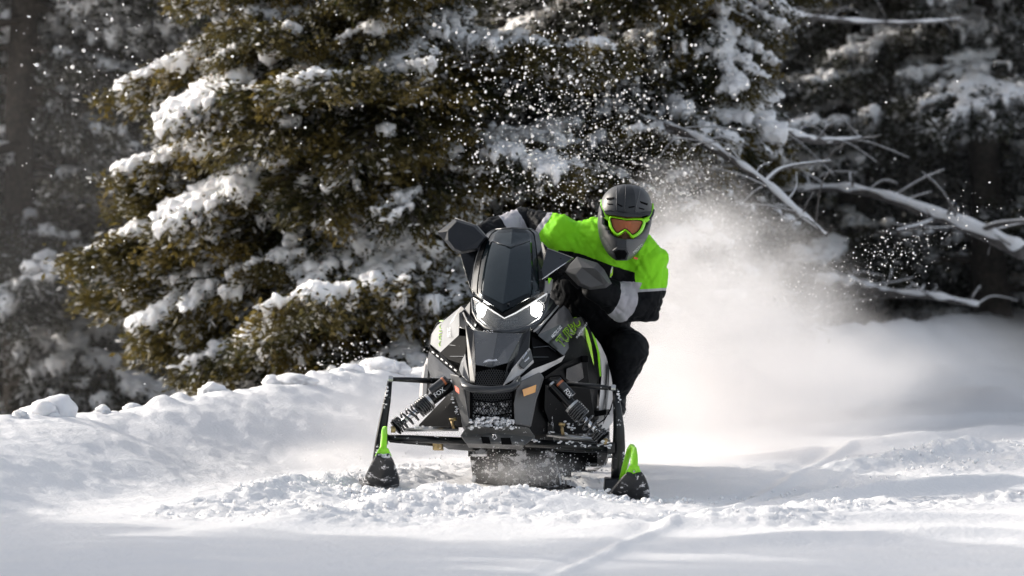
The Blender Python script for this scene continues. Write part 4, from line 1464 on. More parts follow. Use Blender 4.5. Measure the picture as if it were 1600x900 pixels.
ski_loop([(598, 708, -.315, .022), (599, 698, -.30, .015), (600, 684, -.27, .013), (601, 672, -.22, .012), (601.5, 668, -.17, .011), (600, 672, -.05, .011), (598, 700, .06, .012), (596, 735, .1, .014)],
         [(585, 713, -.32), (592, 700, -.315), (606, 700, -.315), (612, 713.5, -.32), (598, 716, -.33)], ski_l)
ski_loop([(990, 737, -.32, .024), (991, 726, -.30, .017), (991, 713, -.27, .016), (990, 702, -.22, .015), (988, 696.5, -.17, .013), (984, 702, -.05, .013), (976, 730, .06, .013), (970, 760, .1, .014)],
         [(976, 741, -.325), (984, 727, -.315), (998, 727, -.315), (1003, 742, -.325), (990, 744, -.335)], ski_r)
sp(MB().tube([W(991, 737, -.35), W(991, 737, -.33)], 0.005, n=8), 'rivet', M['chrome'], ski_r)


cc, ss = [], []
for (a, b_, n_, up_, s_) in [((605, 681, .2), (733, 686, .31), 46, 3.5, .0055), ((824, 688, .31), (950, 697, .2), 60, 4.5, .006), ((634, 668, .29), (714, 667, .35), 30, 2, .005), ((857, 675, .35), (932, 684, .29), 30, 2, .005),
                              ((606, 600, .2), (588, 710, .18), 34, 2, .0045), ((966, 610, .2), (976, 735, .17), 30, 2, .0045), ((736, 667, .06), (824, 669, .07), 50, 2, .0045), ((940, 690, .17), (957, 700, .17), 26, 5, .007),
                              ((706, 620, .2), (716, 650, .2), 22, 6, .006), ((742, 516, .36), (815, 520, .36), 16, 3, .003), ((880, 660, .5), (900, 672, .5), 20, 6, .006)]:
    ctr = [random.random() for _ in range(max(3, n_ // 8))]      # gathered in small drifts
    for _ in range(int(n_ * .75)):
        t = min(1, max(0, random.choice(ctr) + random.gauss(0, .035)))
        cc.append(np.array(W(a[0] + (b_[0] - a[0]) * t + random.gauss(0, 1), a[1] + (b_[1] - a[1]) * t + random.gauss(0, up_ * .5), a[2] + (b_[2] - a[2]) * t - .012)))
        ss.append(np.array([1.3, 1, .8]) * s_ * random.uniform(.2, 1.0))
v, f = blobs(ICO1, np.array(cc) - np.array(ROOT), ss, None, 0.35, 15, 2.5)
tag(link(bpy.data.objects.new('clinging_snow', np_mesh('clinging_snow', v, f, [M['clump']], smooth=True)), sled), kind='stuff')

# tunnel, seat, running boards, track
def sled_ring(v, pts):
    return [AX(u, v, w) for u, w in pts]


sp(MB().rings([sled_ring(v, [(-.2, .30), (-.2, .52), (-.15, .56), (.15, .56), (.2, .52), (.2, .30)]) for v in (1.1, 1.6, 2.2, 2.9)]), 'tunnel', M['satin'], bevel=0.006)
seat_r = []
for v, w, hw in [(1.35, .60, .12), (1.5, .72, .14), (1.8, .78, .15), (2.2, .77, .15), (2.5, .74, .13), (2.6, .64, .11)]:
    seat_r.append(sled_ring(v, [(-hw * 1.1, .55), (-hw * 1.1, w - .06), (-hw * .7, w), (hw * .7, w), (hw * 1.1, w - .06), (hw * 1.1, .55)]))
sp(MB().rings(seat_r), 'seat', M['satin'], smooth=True, bevel=0.01)
for sgn in (-1, 1):
    sp(MB().panel([AX(.2 * sgn, 1.0, .30), AX(.38 * sgn, 1.0, .33), AX(.34 * sgn, 1.9, .30), AX(.2 * sgn, 2.1, .30)], 0.025, back=(0, 0, -1)), 'running_board', M['satin'], bevel=0.004)
prof = [(.52, .33), (.55, .20), (.68, .06), (.9, -.015), (1.3, -.03), (2.0, -.03), (2.6, -.03), (2.82, .02), (2.92, .14), (2.86, .25), (2.72, .29), (2.0, .31), (1.2, .34), (.75, .42), (.58, .41)]
tp = [(Vector((0, a, b_))) for a, b_ in prof]
belt = MB()
inn = []
cen = Vector((0, 1.7, .14))
rg = []
for i in range(len(prof) + 1):
    a, b_ = prof[i % len(prof)]
    dy, dz = cen.y - a, cen.z - b_
    l = math.hypot(dy * .2, dz)
    a2, b2 = a + 0.03 * np.sign(dy) * min(1, abs(dy)), b_ + 0.025 * np.sign(dz)
    rg.append([AX(-.19, a, b_), AX(.19, a, b_), AX(.19, a2, b2), AX(-.19, a2, b2)])
belt.rings(rg, cap=False)
trk = sp(belt, 'track', M['rubber'])
lug = MB()
for i in range(len(prof)):
    a = Vector((0, *prof[i]))
    b_ = Vector((0, *prof[(i + 1) % len(prof)]))
    L = (b_ - a).length
    n = max(1, int(L / 0.07))
    out = Vector((0, b_.z - a.z, -(b_.y - a.y))).normalized()
    if out.dot(Vector((0, a.y - cen.y, (a.z - cen.z) * 4))) < 0: out = -out
    for k in range(n):
        p = a.lerp(b_, (k + .5) / n) + out * 0.018
        for u in (-.13, 0, .13):
            lug.box(AX(u + (0.02 if k % 2 else -0.02), p.y, p.z), 0.085, 0.014, 0.040, Matrix.Rotation(math.atan2(out.y, out.z), 3, 'X').inverted())
tag(sp(lug, 'track_lugs', M['rubber'], trk), kind='stuff')
sp(MB().panel([AX(-.19, 2.9, .45), AX(.19, 2.9, .45), AX(.17, 3.02, .10), AX(-.17, 3.02, .10)], 0.008, back=(0, 1, 0)), 'snow_flap', M['satin'])
sp(MB().box(AX(0, 2.92, .56), .26, .05, .05), 'tail_light', M['red'], bevel=0.01)
for sgn in (-1, 1):
    sp(MB().tube([AX(.1 * sgn, 2.5, .60), AX(.16 * sgn, 2.75, .66), AX(.16 * sgn, 2.98, .66), AX(0, 3.02, .66)], 0.014, n=8), 'rear_bumper', M['arm'], smooth=True)
for v_ in (1.0, 1.6, 2.2, 2.7):
    sp(MB().tube([AX(-.15, v_, .06), AX(.15, v_, .06)], 0.065, n=14), 'bogie_wheel', M['satin'], trk, smooth='auto')

# handlebar, grips, hand guards
HB_L, HB_R = W(722, 372, 1.02), W(915, 437, 1.02)
mid_b = (HB_L + HB_R) / 2
sp(MB().tube([HB_L, HB_L.lerp(mid_b, .55) + Vector((0, .02, .0)), mid_b + Vector((0, .03, .05)), HB_R.lerp(mid_b, .55) + Vector((0, .02, .0)), HB_R], 0.0115, n=10).tube([mid_b + Vector((0, .03, .05)), W(800, 470, 1.0)], 0.022, n=10), 'handlebar', M['satin'], smooth=True)
for a in (HB_L, HB_R):
    d = (mid_b - a).normalized()
    sp(MB().tube([a - d * .01, a + d * .13], 0.018, n=12), 'grip', M['rubber'], smooth='auto')
    sp(MB().tube([a + d * .14 + Vector((0, -.02, 0)), a + d * .02 + Vector((0, -.065, 0.0))], 0.006, n=8), 'lever', M['satin'], smooth=True)
    cap = None


def guard(front, rim_, m, m2):
    """faceted shell: inner facet outline pushed towards the camera, outer rim further back"""
    b = MB()
    n = len(rim_)
    pts = [W(*p) for p in rim_]
    fr = [W(*p) for p in front]
    bk_ = [p + Vector((0, .05, 0)) for p in pts]
    fs = [tuple(range(n, 2 * n))]
    for i in range(n):
        j = (i + 1) % n
        fs.append((i, j, n + j, n + i))
        fs.append((i, 2 * n + i, 2 * n + j, j))
    b.add(pts + fr + bk_, fs)
    return sp(b, 'hand_guard', m, bevel=0.003)


guard([(700, 360, .885), (713, 346, .89), (740, 354, .87), (757, 371, .84), (745, 388, .83), (722, 393, .85), (710, 388, .86), (700, 374, .87)],
      [(683, 363, .94), (711, 341, .95), (745, 352.5, .93), (761, 371, .90), (749, 392, .88), (721, 397, .90), (707, 391, .92), (694, 376, .93)], M['guard'], M['silver'])
guard([(899, 429, .86), (908, 417, .86), (928, 419, .83), (936, 425, .83), (950, 442, .85), (944, 446, .86), (921, 449, .86), (908, 443, .86)],
      [(881, 423, .90), (902, 401, .91), (934, 411, .90), (944, 421, .90), (956, 443, .91), (947, 450, .92), (921, 453, .92), (903, 446, .91)], M['guard2'], M['silver'])
sp(MB().tube([W(711, 341, .95), W(745, 352.5, .93), W(761, 371, .90)], 0.003, n=6), 'guard_edge', M['silver'], smooth=True)

# ---------------------------------------------------------------- rider
def ell_ring(c, ax, w, d, n=20, lead=None):
    """ellipse ring round c, perpendicular to ax; w along lead, d along ax x lead"""
    ax = Vector(ax).normalized()
    lead = Vector(lead) if lead is not None else Vector((1, 0, 0))
    lead = (lead - ax * lead.dot(ax)).normalized()
    b = ax.cross(lead)
    return [Vector(c) + lead * math.cos(q) * w + b * math.sin(q) * d for q in [2 * math.pi * k / n for k in range(n)]]


def limb_loft(b, pts, lead=(0, 1, 0)):
    """pts: (point, w, d)"""
    P = [Vector(p[0]) for p in pts]
    rings = []
    for i, (p, w, d) in enumerate(pts):
        t = P[min(i + 1, len(P) - 1)] - P[max(i - 1, 0)]
        rings.append(ell_ring(p, t, w, d, lead=lead))
    b.rings(rings)


PEL, CHE = W(918, 535, 1.58), W(935, 425, 1.30)
S_R, E_R, H_R = W(874, 366, 1.22), W(818, 352, 1.36), W(734, 376, 1.06)       # arm at the left of the picture
S_L, E_L, H_L = W(1008, 405, 1.22), W(1003, 478, 1.20), W(912, 446, 1.06)      # arm at the right
NECK, HEAD = W(966, 378, 1.16), W(978, 346, 1.06)
HIP_L, KNE_L, ANK_L = W(958, 548, 1.66), W(984, 546, 1.30), W(957, 612, 1.48)
HIP_R, KNE_R, ANK_R = W(880, 548, 1.55), W(850, 552, 1.12), W(838, 612, 1.28)
body = MB()
lead_sh = (S_L - S_R).normalized()
spine = [(PEL + Vector((0, .03, -.06)), .17, .13), (PEL, .19, .145), (W(922, 500, 1.52), .19, .15), (W(926, 465, 1.43), .20, .155), (W(934, 430, 1.34), .225, .155),
         (W(942, 402, 1.26), .235, .15), (W(948, 385, 1.22), .215, .13), (W(954, 372, 1.18), .15, .11), (W(962, 365, 1.15), .085, .085)]
limb_loft(body, spine, lead_sh)
limb_loft(body, [(W(958, 372, 1.17), .075, .075), (NECK, .066, .07), (HEAD, .06, .07)], (1, 0, 0))
# arms: padded jacket sleeves that taper to the cuffs
limb_loft(body, [(S_R.lerp(CHE, .25), .105, .10), (S_R, .108, .098), (S_R.lerp(E_R, .5), .088, .086), (E_R, .084, .084), (E_R.lerp(H_R, .45), .078, .078), (E_R.lerp(H_R, .8), .062, .062), (H_R.lerp(E_R, .08), .042, .042)])
limb_loft(body, [(S_L + Vector((-.15, 0, .085)), .04, .05), (S_L + Vector((-.10, 0, .065)), .085, .085), (S_L + Vector((-.04, 0, .035)), .10, .10), (S_L, .106, .108), (S_L.lerp(E_L, .5), .098, .108), (E_L, .092, .102), (E_L.lerp(H_L, .3) + Vector((0, 0, -.02)), .082, .09), (E_L.lerp(H_L, .65), .066, .068), (E_L.lerp(H_L, .9), .05, .05), (H_L.lerp(E_L, .04), .04, .04)])
body.rings([ell_ring(E_L + Vector((.0, 0, z)), (0, 0, 1), r_, r_) for z, r_ in ((-.075, .03), (-.055, .065), (-.02, .09), (.03, .098))])
# legs
for hp, kn, an, sx in ((HIP_L, KNE_L, ANK_L, 1), (HIP_R, KNE_R, ANK_R, -1)):
    limb_loft(body, [(hp + Vector((0, .03, 0)), .12, .12), (hp.lerp(kn, .4), .118, .118), (hp.lerp(kn, .8), .10, .103), (kn, .092, .095), (kn + Vector((0, -.045, -.01)), .06, .062)], (1, 0, 0))
    limb_loft(body, [(kn + Vector((0, .02, .055)), .065, .065), (kn, .095, .09), (kn.lerp(an, .3), .088, .085), (kn.lerp(an, .65), .078, .078), (an, .07, .07), (an + Vector((0, 0, -.05)), .062, .065)], (1, 0, 0))
    f0 = an + Vector((0, .05, -.05))
    body.rings([ell_ring(f0 + Vector((0.01 * sx, y, z)), (0, 1, 0), w, h) for y, z, w, h in ((.03, 0, .04, .05), (0, 0, .052, .058), (-.08, -.012, .052, .05), (-.18, -.03, .05, .036), (-.245, -.035, .042, .028), (-.265, -.036, .02, .015))])


# gloved hands: palm, four curled fingers and a thumb round each grip
def hand(b, wrist, grip_a, grip_b):
    d = (grip_b - grip_a).normalized()
    gc = (grip_a + grip_b) / 2
    to = (gc - wrist).normalized()
    up_ = d.cross(to).normalized()
    if up_.z < 0: up_ = -up_
    palm0, palm1 = wrist, gc + up_ * .022 - to * .01
    limb_loft(b, [(palm0, .036, .028), (palm0.lerp(palm1, .5), .046, .024), (palm1, .046, .022)], d)
    for i, (o_, ln) in enumerate(((-.036, .95), (-.012, 1.08), (.012, 1.0), (.036, .82))):
        k0 = palm1 + d * o_
        pts = [k0 - to * .01, k0 + to * .032 * ln + up_ * .004, k0 + to * .046 * ln - up_ * .026, k0 + to * .022 * ln - up_ * .048, k0 - to * .002 - up_ * .045]
        b.tube(pts, [.0125, .0125, .0115, .0105, .008], n=8)
    t0 = palm0.lerp(palm1, .45) + d * .035
    b.tube([t0, t0 + d * .022 + to * .02 - up_ * .012, t0 + d * .02 + to * .042 - up_ * .04, t0 + d * .008 + to * .05 - up_ * .054], [.015, .0135, .012, .009], n=8)


dl = (mid_b - HB_L).normalized()
dr = (mid_b - HB_R).normalized()
hand(body, H_R, HB_L + dl * .02, HB_L + dl * .11)
hand(body, H_L, HB_R + dr * .02, HB_R + dr * .11)
# head with brow, nose, lips and ears
body.rings([ell_ring(HEAD + Vector((0, y, z)), (0, 0, 1), w, d) for z, y, w, d in ((.115, .01, .03, .035), (.10, .01, .055, .07), (.06, 0, .072, .092), (.02, -.002, .074, .094), (-.02, -.004, .070, .092), (-.06, -.008, .06, .085), (-.09, -.014, .045, .07), (-.105, -.02, .025, .045))])
fy = HEAD.y - .095
FC = HEAD + Vector((-.004, 0, -.012))
body.tube([FC + Vector((0, -.088, .02)), FC + Vector((0, -.104, -.015)), FC + Vector((0, -.114, -.034)), FC + Vector((0, -.09, -.046))], [.008, .011, .014, .008], n=8)
body.tube([FC + Vector((-.034, -.082, .022)), FC + Vector((0, -.094, .025)), FC + Vector((.034, -.082, .022))], .008, n=6)
body.tube([FC + Vector((-.02, -.09, -.066)), FC + Vector((0, -.097, -.066)), FC + Vector((.02, -.09, -.066))], .007, n=6)

tmp = body.build('person_tmp', M['satin'])
rm = tmp.modifiers.new('r', 'REMESH')
rm.mode = 'VOXEL'
rm.voxel_size = 0.0075
smo = tmp.modifiers.new('s', 'SMOOTH')
smo.factor = 0.5
smo.iterations = 5
dg = bpy.context.evaluated_depsgraph_get()
pme = bpy.data.meshes.new_from_object(tmp.evaluated_get(dg))
bpy.data.objects.remove(tmp)
pme.name = 'person'
n = len(pme.vertices)
co = np.empty(n * 3)
pme.vertices.foreach_get('co', co)
co = co.reshape(-1, 3)
nr = np.empty(n * 3)
pme.vertices.foreach_get('normal', nr)
nr = nr.reshape(-1, 3)


def bone(p, a, b_):
    a, b_ = np.array(a), np.array(b_)
    d = b_ - a
    t = ((p - a) @ d) / (d @ d)
    tc_ = np.clip(t, 0, 1)
    return np.linalg.norm(p - (a + tc_[:, None] * d), axis=1), t


k_ = PX * (1 + co[:, 1] / DIST)
vx = co[:, 0] / k_ + 800
vy = HORIZON - (co[:, 2] - CAMZ) / k_
dUR, tUR = bone(co, S_R, E_R)
dFR, tFR = bone(co, E_R, H_R)
dUL, tUL = bone(co, S_L, E_L)
dFL, tFL = bone(co, E_L, H_L)
dTo = bone(co, PEL, CHE)[0] - .06
dHe = np.linalg.norm((co - np.array(HEAD)) / np.array([.085, .13, .125]), axis=1)
armR = np.minimum(dUR, dFR)
armL = np.minimum(dUL, dFL)
# cloth folds: across the sleeves and legs, slanting over the chest
f1 = np.abs(fbm(co * np.array([11, 11, 11]) + 0.8 * fbm(co * 5, 2, 3)[:, None], 3, 7) - .5) * 2
f2 = np.abs(fbm(np.stack([(co[:, 0] + .6 * co[:, 2]) * 13, co[:, 1] * 6, (co[:, 2] - .4 * co[:, 0]) * 5], -1), 3, 13) - .5) * 2
cuff = np.clip((dHe - 1.0) * 4, 0, 1) * (1 - np.exp(-(np.linalg.norm(co - np.array(HB_L), axis=1) / .14) ** 4)) * (1 - np.exp(-(np.linalg.norm(co - np.array(HB_R), axis=1) / .14) ** 4))
f3 = np.abs(fbm(np.stack([(co[:, 0] - .5 * co[:, 2]) * 26, co[:, 1] * 12, (co[:, 2] + .3 * co[:, 0]) * 9], -1) + 1.2 * fbm(co * 6, 2, 23)[:, None], 2, 29) - .5) * 2
crease = -np.exp(-(f2 / .10) ** 2) * 0.010 - np.exp(-(f3 / .10) ** 2) * 0.005
disp = (0.016 * (0.28 - f1) + 0.018 * (0.28 - f2) + crease) * cuff * np.where(vy > 500, 0.5, 1.0)
co = co + nr * disp[:, None]
pme.vertices.foreach_set('co', co.ravel())
# garment seams as signed fields, so that the colour blocks meet in crisp lines
yline = np.interp(vx, [840, 858, 905, 960, 992, 996, 1010, 1060], [372, 388, 396, 416, 426, 448, 452, 450])
torso = yline - vy
seamR = (vx - (862 - (vy - 334) * 0.62)) / 2
seamL = (452 + (vx - 1005) * -0.06) - vy
onR = np.minimum(dUR, dFR) < 0.115
fore = (vx < 880) & (vx < S_R[0] / (PX * 1.05) + 800 + 12) & onR
lime = np.where(fore & (vx < 872), np.minimum(seamR, torso + 6), torso)
lime = np.where((vx > 992), seamL, lime)
lime = np.where(vy > 470, -20, lime)
pipe = np.where(fore & (vx < 872), 2.2 - np.abs(seamR + 2.2), np.where(vx > 992, 2.0 - np.abs(seamL + 2.0), -5))
bandR = np.minimum(vx - (779 + (vy - 336) * .6), (811 + (vy - 333) * .58) - vx) / 2
bandL = 9 - np.abs((tFL - 0.36) * 66)
grey_f = np.where((armR < .125) & (vx < 850), bandR, np.where((dFL < .125) & (tFL > 0) & (vy > 440), bandL, -5))
grey_f = np.maximum(grey_f, pipe)
skin_f = (1.0 - dHe) * 20
for nm, arr in (('lime', lime), ('grey', grey_f), ('skin', skin_f)):
    at = pme.attributes.new(nm, 'FLOAT', 'POINT')
    at.data.foreach_set('value', arr.astype(np.float32))


def suit():
    m = bpy.data.materials.new('snow_suit')
    m.use_nodes = True
    nt = m.node_tree
    p = nt.nodes['Principled BSDF']
    p.inputs['Roughness'].default_value = 0.62
    p.inputs['Specular IOR Level'].default_value = 0.12
    tc = node(nt, 'ShaderNodeTexCoord')
    col = None
    for nm, c in (('lime', (0.25, 0.72, 0.022, 1)), ('grey', (0.42, 0.41, 0.44, 1)), ('skin', (0.50, 0.27, 0.19, 1))):
        at = node(nt, 'ShaderNodeAttribute')
        at.attribute_name = nm
        gt = node(nt, 'ShaderNodeMapRange')
        gt.inputs['From Min'].default_value = -0.15
        gt.inputs['From Max'].default_value = 0.15
        nt.links.new(at.outputs['Fac'], gt.inputs['Value'])
        mx = node(nt, 'ShaderNodeMix', data_type='RGBA')
        mx.inputs['B'].default_value = c
        if col is None:
            mx.inputs['A'].default_value = (0.0065, 0.0072, 0.0088, 1)
        else:
            nt.links.new(col, mx.inputs['A'])
        nt.links.new(gt.outputs['Result'], mx.inputs['Factor'])
        col = mx.outputs['Result']
    nt.links.new(col, p.inputs['Base Color'])
    n3 = node(nt, 'ShaderNodeTexNoise')
    n3.inputs['Scale'].default_value = 45
    n3.inputs['Detail'].default_value = 4
    nt.links.new(tc.outputs['Object'], n3.inputs['Vector'])
    bp = node(nt, 'ShaderNodeBump')
    bp.inputs['Strength'].default_value = 0.25
    bp.inputs['Distance'].default_value = 0.01
    nt.links.new(n3.outputs['Fac'], bp.inputs['Height'])
    nt.links.new(bp.outputs[0], p.inputs['Normal'])
    return m


co_l = co - np.array(ROOT)
pme.vertices.foreach_set('co', co_l.ravel())
pme.materials.clear()
pme.materials.append(suit())
pme.polygons.foreach_set('material_index', np.zeros(len(pme.polygons), np.int32))
pme.shade_smooth()
pme.update()
person = bpy.data.objects.new('person', pme)
person.location = ROOT
link(person)
tag(person, 'person in lime and black jacket and grey helmet, crouched and leaning off the snowmobile', 'person')


def rp(b, name, m, parent=None, **kw):
    return b.build(name, m, parent or person, origin=ROOT, **kw)


# eyes behind the lens
for sx in (-.032, .030):
    e = FC + Vector((sx, -.083, .006))
    v, f = blobs(ICO1, np.array([np.array(e - ROOT)]), [np.array([.014, .008, .009])], None, 0, 0)
    link(bpy.data.objects.new('eye', np_mesh('eye', v, f, [M['inner']], smooth=True)), person)

# helmet: rings follow the outline in the photograph (row, half width, reach forward, reach back)
M['shell'] = mat('matte_grey_helmet', (0.060, 0.062, 0.066), 0.42, bump=0.03, bscale=150, var=0.06, vscale=8, spec=0.35)
M['shell2'] = mat('matte_dark_helmet', (0.026, 0.028, 0.031), 0.42, spec=0.35)
M['shell3'] = mat('matte_light_helmet', (0.105, 0.107, 0.110), 0.42, spec=0.35)
HR = [(288, 6, .03, .03), (290, 18, .065, .07), (295, 27, .092, .10), (303, 34.5, .115, .125), (313, 39, .130, .14), (325, 41.5, .142, .148), (338, 42.5, .148, .15), (350, 42, .150, .148), (362, 40, .156, .14),
      (372, 37, .168, .12), (382, 32.5, .176, .095), (391, 27, .178, .07), (399, 20.5, .172, .05), (405, 13, .158, .03), (407.5, 7, .14, .0)]
HY = 1.07


def hrow(py):
    ys = [h[0] for h in HR]
    hw, fr, bk_ = (float(np.interp(py, ys, [h[i] for h in HR])) for i in (1, 2, 3))
    cx_ = 980 - (py - 288) * 0.070
    return cx_, hw, fr, bk_


def HS(px, py, off=0.0):
    """point on the helmet's front surface, off metres proud of it"""
    cx_, hw, fr, bk_ = hrow(py)
    u = max(-.995, min(.995, (px - cx_) / hw))
    Yd = HY - fr * (1 - abs(u) ** 2.3) ** (1 / 2.3)
    p = W(px, py, Yd)
    c = W(cx_, 345, HY)
    return p + (p - c).normalized() * off


rings = []
NS = 56
rows_py = np.concatenate([[288, 289, 290.5, 293], np.linspace(296, 404, 40), [405.5, 407]])
for py in rows_py:
    cx_, hw, fr, bk_ = hrow(py)
    ring = []
    for k in range(NS):
        q = 2 * math.pi * k / NS
        cq, sq = math.cos(q), math.sin(q)
        ex = 2 / 2.3
        ux = math.copysign(abs(cq) ** ex, cq)
        uy = math.copysign(abs(sq) ** ex, sq)
        ring.append(W(cx_ + hw * ux, py, HY - (fr if uy > 0 else bk_) * uy))
    rings.append(ring)
hb = MB()
nrg = len(rings)
vv = [p for r in rings for p in r]
ff, mm = [], []
port = [(941, 336), (960, 333), (1000, 334), (1017, 337), (1013, 352), (1004, 364), (990, 374), (966, 373), (952, 364), (943, 350)]


def inside(poly, x, y):
    c = False
    j = len(poly) - 1
    for i in range(len(poly)):
        if (poly[i][1] > y) != (poly[j][1] > y) and x < (poly[j][0] - poly[i][0]) * (y - poly[i][1]) / (poly[j][1] - poly[i][1]) + poly[i][0]:
            c = not c
        j = i
    return c


for i in range(nrg - 1):
    for k in range(NS):
        k2 = (k + 1) % NS
        q = 2 * math.pi * (k + .5) / NS
        py = (rows_py[i] + rows_py[i + 1]) / 2
        cx_, hw, fr, bk_ = hrow(py)
        cq = math.cos(q)
        px = cx_ + hw * math.copysign(abs(cq) ** (2 / 2.3), cq)
        front = math.sin(q) > 0
        if front and inside(port, px, py):
            continue
        u = (px - cx_) / hw
        mi = 0
        if py < 331 and front and abs(u) < 0.36: mi = 1                 # darker centre band over the crown
        if py > 374 and front and u > 0.12 and u < .95: mi = 2  # lit right side of the chin, painted as lighter grey
        if py > 358 and front and u < -0.15: mi = 1  # darker left cheek, shade put into the shell colour
        ff.append((i * NS + k, i * NS + k2, (i + 1) * NS + k2, (i + 1) * NS + k))
        mm.append(mi)
ff.append(tuple(range(NS - 1, -1, -1)))
mm.append(1)
hb.v = [tuple(p) for p in vv]
hb.f = ff
hb.m = mm
helmet = rp(hb, 'helmet', [M['shell'], M['shell2'], M['shell3']], smooth='auto', angle=40)
sol = helmet.modifiers.new('t', 'SOLIDIFY')
sol.thickness = 0.010
sol.offset = -1


def hpoly(name, pts, m, off=0.006, thick=0.006, closed=True, sub=3):
    """patch laid on the helmet: outline densified so that it follows the curve"""
    dense = []
    n_ = len(pts)
    for i in range(n_):
        a, b_ = pts[i], pts[(i + 1) % n_]
        for s in range(sub):
            t = s / sub
            dense.append((a[0] + (b_[0] - a[0]) * t, a[1] + (b_[1] - a[1]) * t))
    cxy = (sum(p[0] for p in pts) / n_, sum(p[1] for p in pts) / n_)
    b = MB()
    N = len(dense)
    outer = [HS(p[0], p[1], off) for p in dense]
    inner = [HS(p[0] * .5 + cxy[0] * .5, p[1] * .5 + cxy[1] * .5, off) for p in dense]
    low = [HS(p[0], p[1], off - thick) for p in dense]
    cen_ = HS(*cxy, off)
    fs = []
    for i in range(N):
        j = (i + 1) % N
        fs += [(i, j, N + j, N + i), (N + i, N + j, 3 * N), (i, 2 * N + i, 2 * N + j, j)]
    b.add(outer + inner + low + [cen_], fs)
    return rp(b, name, m, helmet, smooth='auto', angle=40)


# brow edge, crown ridges, vents
brow = [(946, 331), (955, 329.5), (968, 333), (980, 335), (993, 335.5), (1006, 333), (1015, 331), (1013, 336), (1000, 339), (980, 339.5), (962, 337), (950, 335.5)]
hpoly('brow', brow, M['shell2'], 0.014, 0.016)
rp(MB().tube([HS(963.5, y, .002) for y in (293, 300, 310, 320, 329)], .0022, n=5), 'ridge', M['shell3'], helmet, smooth=True)
rp(MB().tube([HS(978 - (y - 290) * .05, y, .002) for y in (289.5, 294, 300, 310, 320, 330)], .0016, n=5), 'ridge', M['shell'], helmet, smooth=True)
rp(MB().tube([HS(x, y, .002) for x, y in ((1001, 293), (999, 302), (996, 314), (992, 330))], .0022, n=5), 'ridge', M['shell3'], helmet, smooth=True)
for pts in ([(948, 310), (960, 308.5), (959.5, 311), (953, 312.8), (948.5, 312.5)], [(949, 318.2), (958, 318.6), (957, 320), (950, 319.8)], [(964, 318), (973, 322), (972, 323.4), (965, 320.2)],
            [(982, 323.5), (992, 322), (991, 324), (982.5, 325)], [(1000, 314.5), (1012, 318.5), (1011, 321), (1001, 317.2)], [(998, 324.4), (1007, 326.6), (1006, 328), (998.5, 326)]):
    hpoly('vent', pts, M['inner'], 0.0025, 0.004)
# goggles
lens_px = [(955, 341), (968, 342.5), (979, 344.5), (990, 344), (1003, 345.5), (1002, 353), (997, 361), (989, 366.5), (983.5, 362), (977, 357.5), (971, 360.5), (964, 363.5), (958, 356), (955.5, 348)]
frame_px = [(951, 338.5), (966, 338.8), (979, 341.5), (992, 340.5), (1008, 342.5), (1007.5, 354), (1001, 365), (988.5, 373), (982.5, 367), (977, 362), (971.5, 366), (963, 369.5), (954, 360), (951, 350)]
cxg = (979, 353)


def smooth_loop(pts, n_=6):
    out = []
    m_ = len(pts)
    for i in range(m_):
        p0, p1, p2, p3 = [np.array(pts[(i + j) % m_], float) for j in (-1, 0, 1, 2)]
        for s in range(n_):
            t = s / n_
            out.append(tuple(0.5 * (2 * p1 + (p2 - p0) * t + (2 * p0 - 5 * p1 + 4 * p2 - p3) * t * t + (3 * p1 - p0 - 3 * p2 + p3) * t ** 3)))
    return out


lp, fp = smooth_loop(lens_px), smooth_loop(frame_px)
b = MB()
N = len(lp)


def GS(px, py, off):
    """goggle surface: a gentle cylinder in front of the face"""
    u = (px - cxg[0]) / 30
    return W(px, py, HY - .152 - off + .045 * u * u)


ring_o = [GS(*p, .004) for p in fp]
ring_m = [GS(p[0] * .5 + q[0] * .5, p[1] * .5 + q[1] * .5, .014) for p, q in zip(fp, lp)]
ring_i = [GS(*p, .006) for p in lp]
ring_b = [GS(*p, -.03) for p in lp]
ring_ob = [GS(*p, -.04) for p in fp]
b.add(ring_ob + ring_o + ring_m + ring_i + ring_b, [(r * N + i, r * N + (i + 1) % N, (r + 1) * N + (i + 1) % N, (r + 1) * N + i) for r in range(4) for i in range(N)])
gog = rp(b, 'goggle_frame', M['lime'], helmet, smooth='auto', angle=50)
b = MB()
inn_ = [GS(p[0] * .5 + cxg[0] * .5, p[1] * .55 + 351 * .45, .003) for p in lp]
ed = [GS(*p, .002) for p in lp]
b.add(ed + inn_ + [GS(979, 350, .003)], [(i, (i + 1) % N, N + (i + 1) % N, N + i) for i in range(N)] + [(N + i, N + (i + 1) % N, 2 * N) for i in range(N)])
rp(b, 'goggle_lens', M['goggle'], helmet, smooth=True)
rp(MB().tube([GS(*p, .006) for p in lp] + [GS(*lp[0], .006)], .0022, n=5), 'lens_gasket', M['inner'], helmet, smooth=True)
for a, c_ in (((951, 340), (937.6, 320)), ((1008, 343), (1022, 326))):
    sg = 1 if c_[0] > a[0] else -1
    pts = [GS(a[0], a[1] + 1, .004), HS(a[0] + sg * 5, a[1] - 2, .002), HS(c_[0] - sg * 4.5, c_[1] + 8, .002), HS(c_[0] - sg * 2.2, c_[1], .001), HS(c_[0] - sg * 2.4, c_[1] - 8, .001)]
    rp(MB().tube(pts, [.013, .009, .006, .0045, .003], n=8, flat=.35, up=(0, -1, 0)), 'goggle_strap', M['lime'], helmet, smooth=True)
    rp(MB().tube([p + Vector((sg * .004, -.004, -.004)) for p in pts[1:4]], [.006, .006, .005], n=6, flat=.3, up=(0, -1, 0)), 'strap_print', M['shell2'], helmet, smooth=True)
